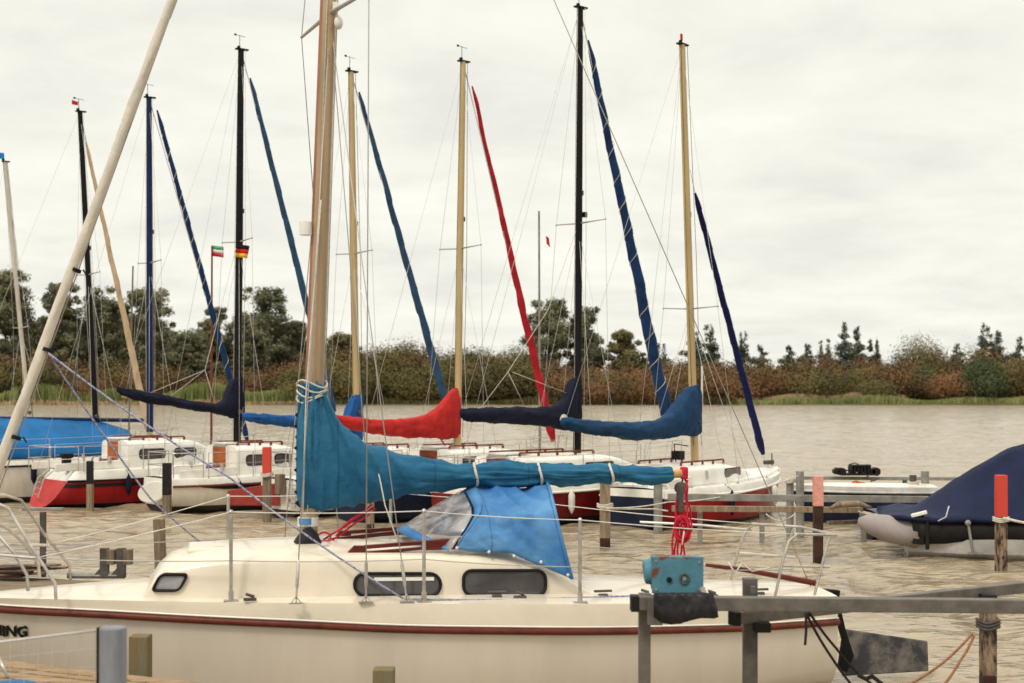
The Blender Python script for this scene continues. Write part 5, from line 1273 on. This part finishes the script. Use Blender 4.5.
K_ = [
 ('narrow dark conifer just right of the rightmost tan mast', 712, 327, 24, 268),
 ('dark conifer directly behind the rightmost tan mast', 697, 333, 22, 264),
 ('short conifer left of the rightmost tan mast', 664, 345, 22, 268),
 ('thin pointed conifer under the navy furled foresail', 741, 335, 17, 270),
 ('tallest conifer of the right skyline', 844, 325, 24, 270),
 ('dark conifer hard against the right of the tallest skyline conifer', 858, 329, 20, 268),
 ('small conifer third left of the tallest skyline conifer', 821, 341, 16, 274),
 ('small conifer left end of the right skyline', 790, 347, 20, 274),
 ('low conifer between two small ones on the right skyline', 806, 346, 18, 272),
 ('small pale conifer right of the tall conifer pair', 877, 341, 16, 276),
 ('twin topped conifer near the right edge', 983, 327, 24, 268),
 ('dark conifer leaning on the twin topped one near the right edge', 997, 333, 20, 266),
 ('last low conifer at the right edge', 1018, 339, 20, 268),
 ('low conifer behind the big round olive bush', 955, 346, 22, 274),
 ('small conifer left of the navy furled foresail foot', 762, 347, 18, 276),
]
for i, (lb, px, yt, wp, Y) in enumerate(K_): tree('conifer', lb, px, yt, wp, Y, 'conifer', 100+i)
B_ = [
 ('big round olive bush rising above the rust thicket at right', 919, 336, 66, 244, 'oliveb'),
 ('rounded olive bush at the water edge left of the dark green one', 877, 380, 46, 232, 'oliveb'),
 ('round dark green bush at the water edge near the right side', 982, 358, 50, 231, 'greenb'),
 ('low rust bush left of the round dark green bush', 938, 376, 40, 234, 'rust'),
 ('wide olive bush behind the rounded water edge bush', 862, 368, 66, 238, 'oliveb'),
 ('olive bush under the big round one', 918, 366, 44, 237, 'greenb'),
 ('wide rust bush at the right edge', 1016, 362, 56, 238, 'rust'),
 ('olive bush behind the red furled foresail foot', 520, 345, 60, 246, 'oliveb'),
 ('olive green bush right of the steel blue furled foresail', 478, 348, 60, 246, 'oliveb'),
 ('tall olive bush right of the tan mast with cobalt cover', 402, 343, 56, 248, 'oliveb'),
]
for i, (lb, px, yt, wp, Y, mt) in enumerate(B_): tree('bush', lb, px, yt, wp, Y, 'bush', 200+i, mt, cat='bush')
# thicket: uncountable belt of shrubs (one object per colour of growth)
rs = np.random.RandomState(5)
prof = [(-80,352),(40,350),(90,356),(150,362),(210,366),(260,362),(300,352),(350,347),(400,345),(450,347),(500,350),(540,356),(600,360),(650,358),(700,354),(750,353),(800,356),(850,360),(880,352),(930,350),(980,348),(1024,344),(1110,346)]
def thicket(name, lab, mt, n_b, fx, depth, seed, prof_off=0, faces=4200, hmul=1.0):
    rs = np.random.RandomState(seed); VS = []
    for i in range(n_b):
        px = fx[0]+(fx[1]-fx[0])*(i+rs.uniform(0,1))/n_b; Y = rs.uniform(*depth); yt = lerp_tab(prof, px)[0]+prof_off
        back = (Y-depth[0])/(depth[1]-depth[0]); yt2 = yt+(1-back)*rs.uniform(6,24)+rs.uniform(-2,9)
        p = P(px, min(yt2,392), Y); h = max(p.z-.3, 1.5)*hmul; w = rs.uniform(6,13)
        V, _ = bush_crown(w, h*1.05, seed*1000+i, faces, .19, 8); V[:,2] *= h/np.percentile(V[:,2],98.5); V = V+np.array([p.x,Y,.2]); VS.append(V)
    V = np.concatenate(VS); o = link(name, np_mesh(name, V, np.arange(len(V)).reshape(-1,4), M[mt])); tag(o, lab, 'shrubs', kind='stuff'); return o
thicket('shrub_thicket', 'rust brown shrub thicket along the far shore', 'rust', 74, (-90,1110), (233,254), 11)
thicket('shrub_thicket', 'olive shrubs mixed through the far shore thicket', 'oliveb', 46, (-90,1110), (232,252), 12)
thicket('shrub_thicket', 'dense olive thicket in the middle of the far shore', 'oliveb', 30, (300,545), (229.5,240), 13, 4)
thicket('shrub_thicket', 'dark shrubs down to the waterline in the middle of the far shore', 'rust', 26, (540,745), (229.5,240), 14, 6)
thicket('distant_wood', 'dark low wood closing the skyline behind the thicket', 'oliveb', 90, (-90,1110), (258,272), 15, 9)
def blades(name, lab, mt, n, fx, depth, hr, seed, cond=None):
    rs = np.random.RandomState(seed); px = rs.uniform(fx[0],fx[1],n); Y = rs.uniform(depth[0],depth[1],n); X = (px-CX)/F*Y
    h = rs.uniform(*hr,n)*(.8+.35*np.sin(X*.35)*np.sin(X*.11+1)); w = rs.uniform(.06,.14,n); a = rs.uniform(0,3.14,n); ln = rs.normal(0,.25,n)
    z0 = np.full(n,.0); dx, dy = np.cos(a)*w, np.sin(a)*w
    V = np.stack([np.stack([X-dx,Y-dy,z0],1), np.stack([X+dx,Y+dy,z0],1), np.stack([X+dx*.3+ln,Y+dy*.3,h],1), np.stack([X-dx*.3+ln,Y-dy*.3,h],1)],1).reshape(-1,3)
    o = link(name, np_mesh(name, V, np.arange(4*n).reshape(n,4), M[mt])); tag(o, lab, 'reeds', kind='stuff')
blades('reed_bed', 'tall green reeds along the left far shore', 'reed', 26000, (-80,330), (228.3,236), (2.0,3.3), 1)
blades('reed_bed', 'low tan reed fringe at the foot of the left reeds', 'dryreed', 3000, (-80,320), (227.2,228.4), (.3,.9), 2)
blades('dry_grass', 'strip of dry tan grass on the right far shore', 'dryreed', 9000, (745,905), (230,233), (1.4,2.2), 3)
blades('green_sedge', 'low green sedge at the right waterline', 'reed', 16000, (735,1110), (227.6,231), (.7,1.6), 4)
blades('green_sedge', 'thin green sedge at the middle waterline', 'oliveb', 6000, (330,740), (227.4,229.5), (.5,1.3), 5)

# ------------------------------------------------------------------ sky, sun, camera
W = bpy.data.worlds.new('World'); S.world = W; W.use_nodes = True; N, L = W.node_tree.nodes, W.node_tree.links; N.clear()
SUN_EL, SUN_AZ = 52, 215     # azimuth clockwise from +Y : behind the camera, to the left
out = N.new('ShaderNodeOutputWorld'); sky = N.new('ShaderNodeTexSky'); sky.sky_type = 'NISHITA'; sky.sun_disc = False
sky.sun_elevation = R(SUN_EL); sky.sun_rotation = R(SUN_AZ); bg = N.new('ShaderNodeBackground'); bg.inputs[1].default_value = .10; L.new(sky.outputs[0], bg.inputs[0])
tc = N.new('ShaderNodeTexCoord'); sx = N.new('ShaderNodeSeparateXYZ'); L.new(tc.outputs['Generated'], sx.inputs[0])
# project directions on a cloud layer: xy / (z + .12)
ad = N.new('ShaderNodeMath'); ad.operation='ADD'; ad.inputs[1].default_value=.16; L.new(sx.outputs['Z'], ad.inputs[0])
mxm = N.new('ShaderNodeMath'); mxm.operation='MAXIMUM'; mxm.inputs[1].default_value=.05; L.new(ad.outputs[0], mxm.inputs[0])
dx = N.new('ShaderNodeMath'); dx.operation='DIVIDE'; L.new(sx.outputs['X'], dx.inputs[0]); L.new(mxm.outputs[0], dx.inputs[1])
dy = N.new('ShaderNodeMath'); dy.operation='DIVIDE'; L.new(sx.outputs['Y'], dy.inputs[0]); L.new(mxm.outputs[0], dy.inputs[1])
cb = N.new('ShaderNodeCombineXYZ'); L.new(dx.outputs[0], cb.inputs[0]); L.new(dy.outputs[0], cb.inputs[1])
n1 = N.new('ShaderNodeTexNoise'); n1.inputs['Scale'].default_value=2.0; n1.inputs['Detail'].default_value=9; n1.inputs['Roughness'].default_value=.58; n1.inputs['Distortion'].default_value=.3; L.new(cb.outputs[0], n1.inputs['Vector'])
r1 = N.new('ShaderNodeValToRGB'); e = r1.color_ramp.elements; e[0].position=.30; e[1].position=.68
e[0].color=(.77,.76,.715,1); e[1].color=(.95,.94,.85,1); k = e.new(.47); k.color=(.86,.85,.765,1)
L.new(n1.outputs['Fac'], r1.inputs[0])
bg2 = N.new('ShaderNodeBackground'); zn = N.new('ShaderNodeMapRange'); zn.inputs[1].default_value=.28; zn.inputs[2].default_value=.95; zn.inputs[3].default_value=1.0; zn.inputs[4].default_value=1.75; L.new(sx.outputs['Z'], zn.inputs[0]); L.new(zn.outputs[0], bg2.inputs[1]); L.new(r1.outputs[0], bg2.inputs[0])
n2 = N.new('ShaderNodeTexNoise'); n2.inputs['Scale'].default_value=.8; n2.inputs['Detail'].default_value=6; L.new(cb.outputs[0], n2.inputs['Vector'])
cov = N.new('ShaderNodeMapRange'); cov.inputs[1].default_value=.30; cov.inputs[2].default_value=.42; cov.inputs[3].default_value=.80; cov.inputs[4].default_value=1.0; L.new(n2.outputs['Fac'], cov.inputs[0])
ms = N.new('ShaderNodeMixShader'); L.new(cov.outputs[0], ms.inputs[0]); L.new(bg.outputs[0], ms.inputs[1]); L.new(bg2.outputs[0], ms.inputs[2]); L.new(ms.outputs[0], out.inputs[0])
sl = bpy.data.lights.new('sun','SUN'); sl.energy = 1.7; sl.angle = R(12); sl.color = (1,.94,.85); so = bpy.data.objects.new('sun', sl); COL.objects.link(so)
az = R(SUN_AZ); el = R(SUN_EL); d = Vector((math.sin(az)*math.cos(el), math.cos(az)*math.cos(el), math.sin(el))); so.rotation_euler = d.to_track_quat('Z','Y').to_euler(); so.location = (0,-20,30)
cd = bpy.data.cameras.new('camera'); co = bpy.data.objects.new('camera', cd); COL.objects.link(co); S.camera = co
co.location = (0,0,EYE); co.rotation_euler = (R(90),0,0); cd.sensor_width = 36; cd.lens = F/1024*36; cd.shift_y = (HY-341.5)/1024; cd.clip_end = 9000; cd.clip_start = .1
cd.dof.use_dof = True; cd.dof.focus_distance = 14.5; cd.dof.aperture_fstop = 2.6
S.view_settings.view_transform = 'Standard'; S.view_settings.look = 'None'; S.view_settings.exposure = 0.1; S.view_settings.gamma = 1
S.render.resolution_x = 1024; S.render.resolution_y = 683
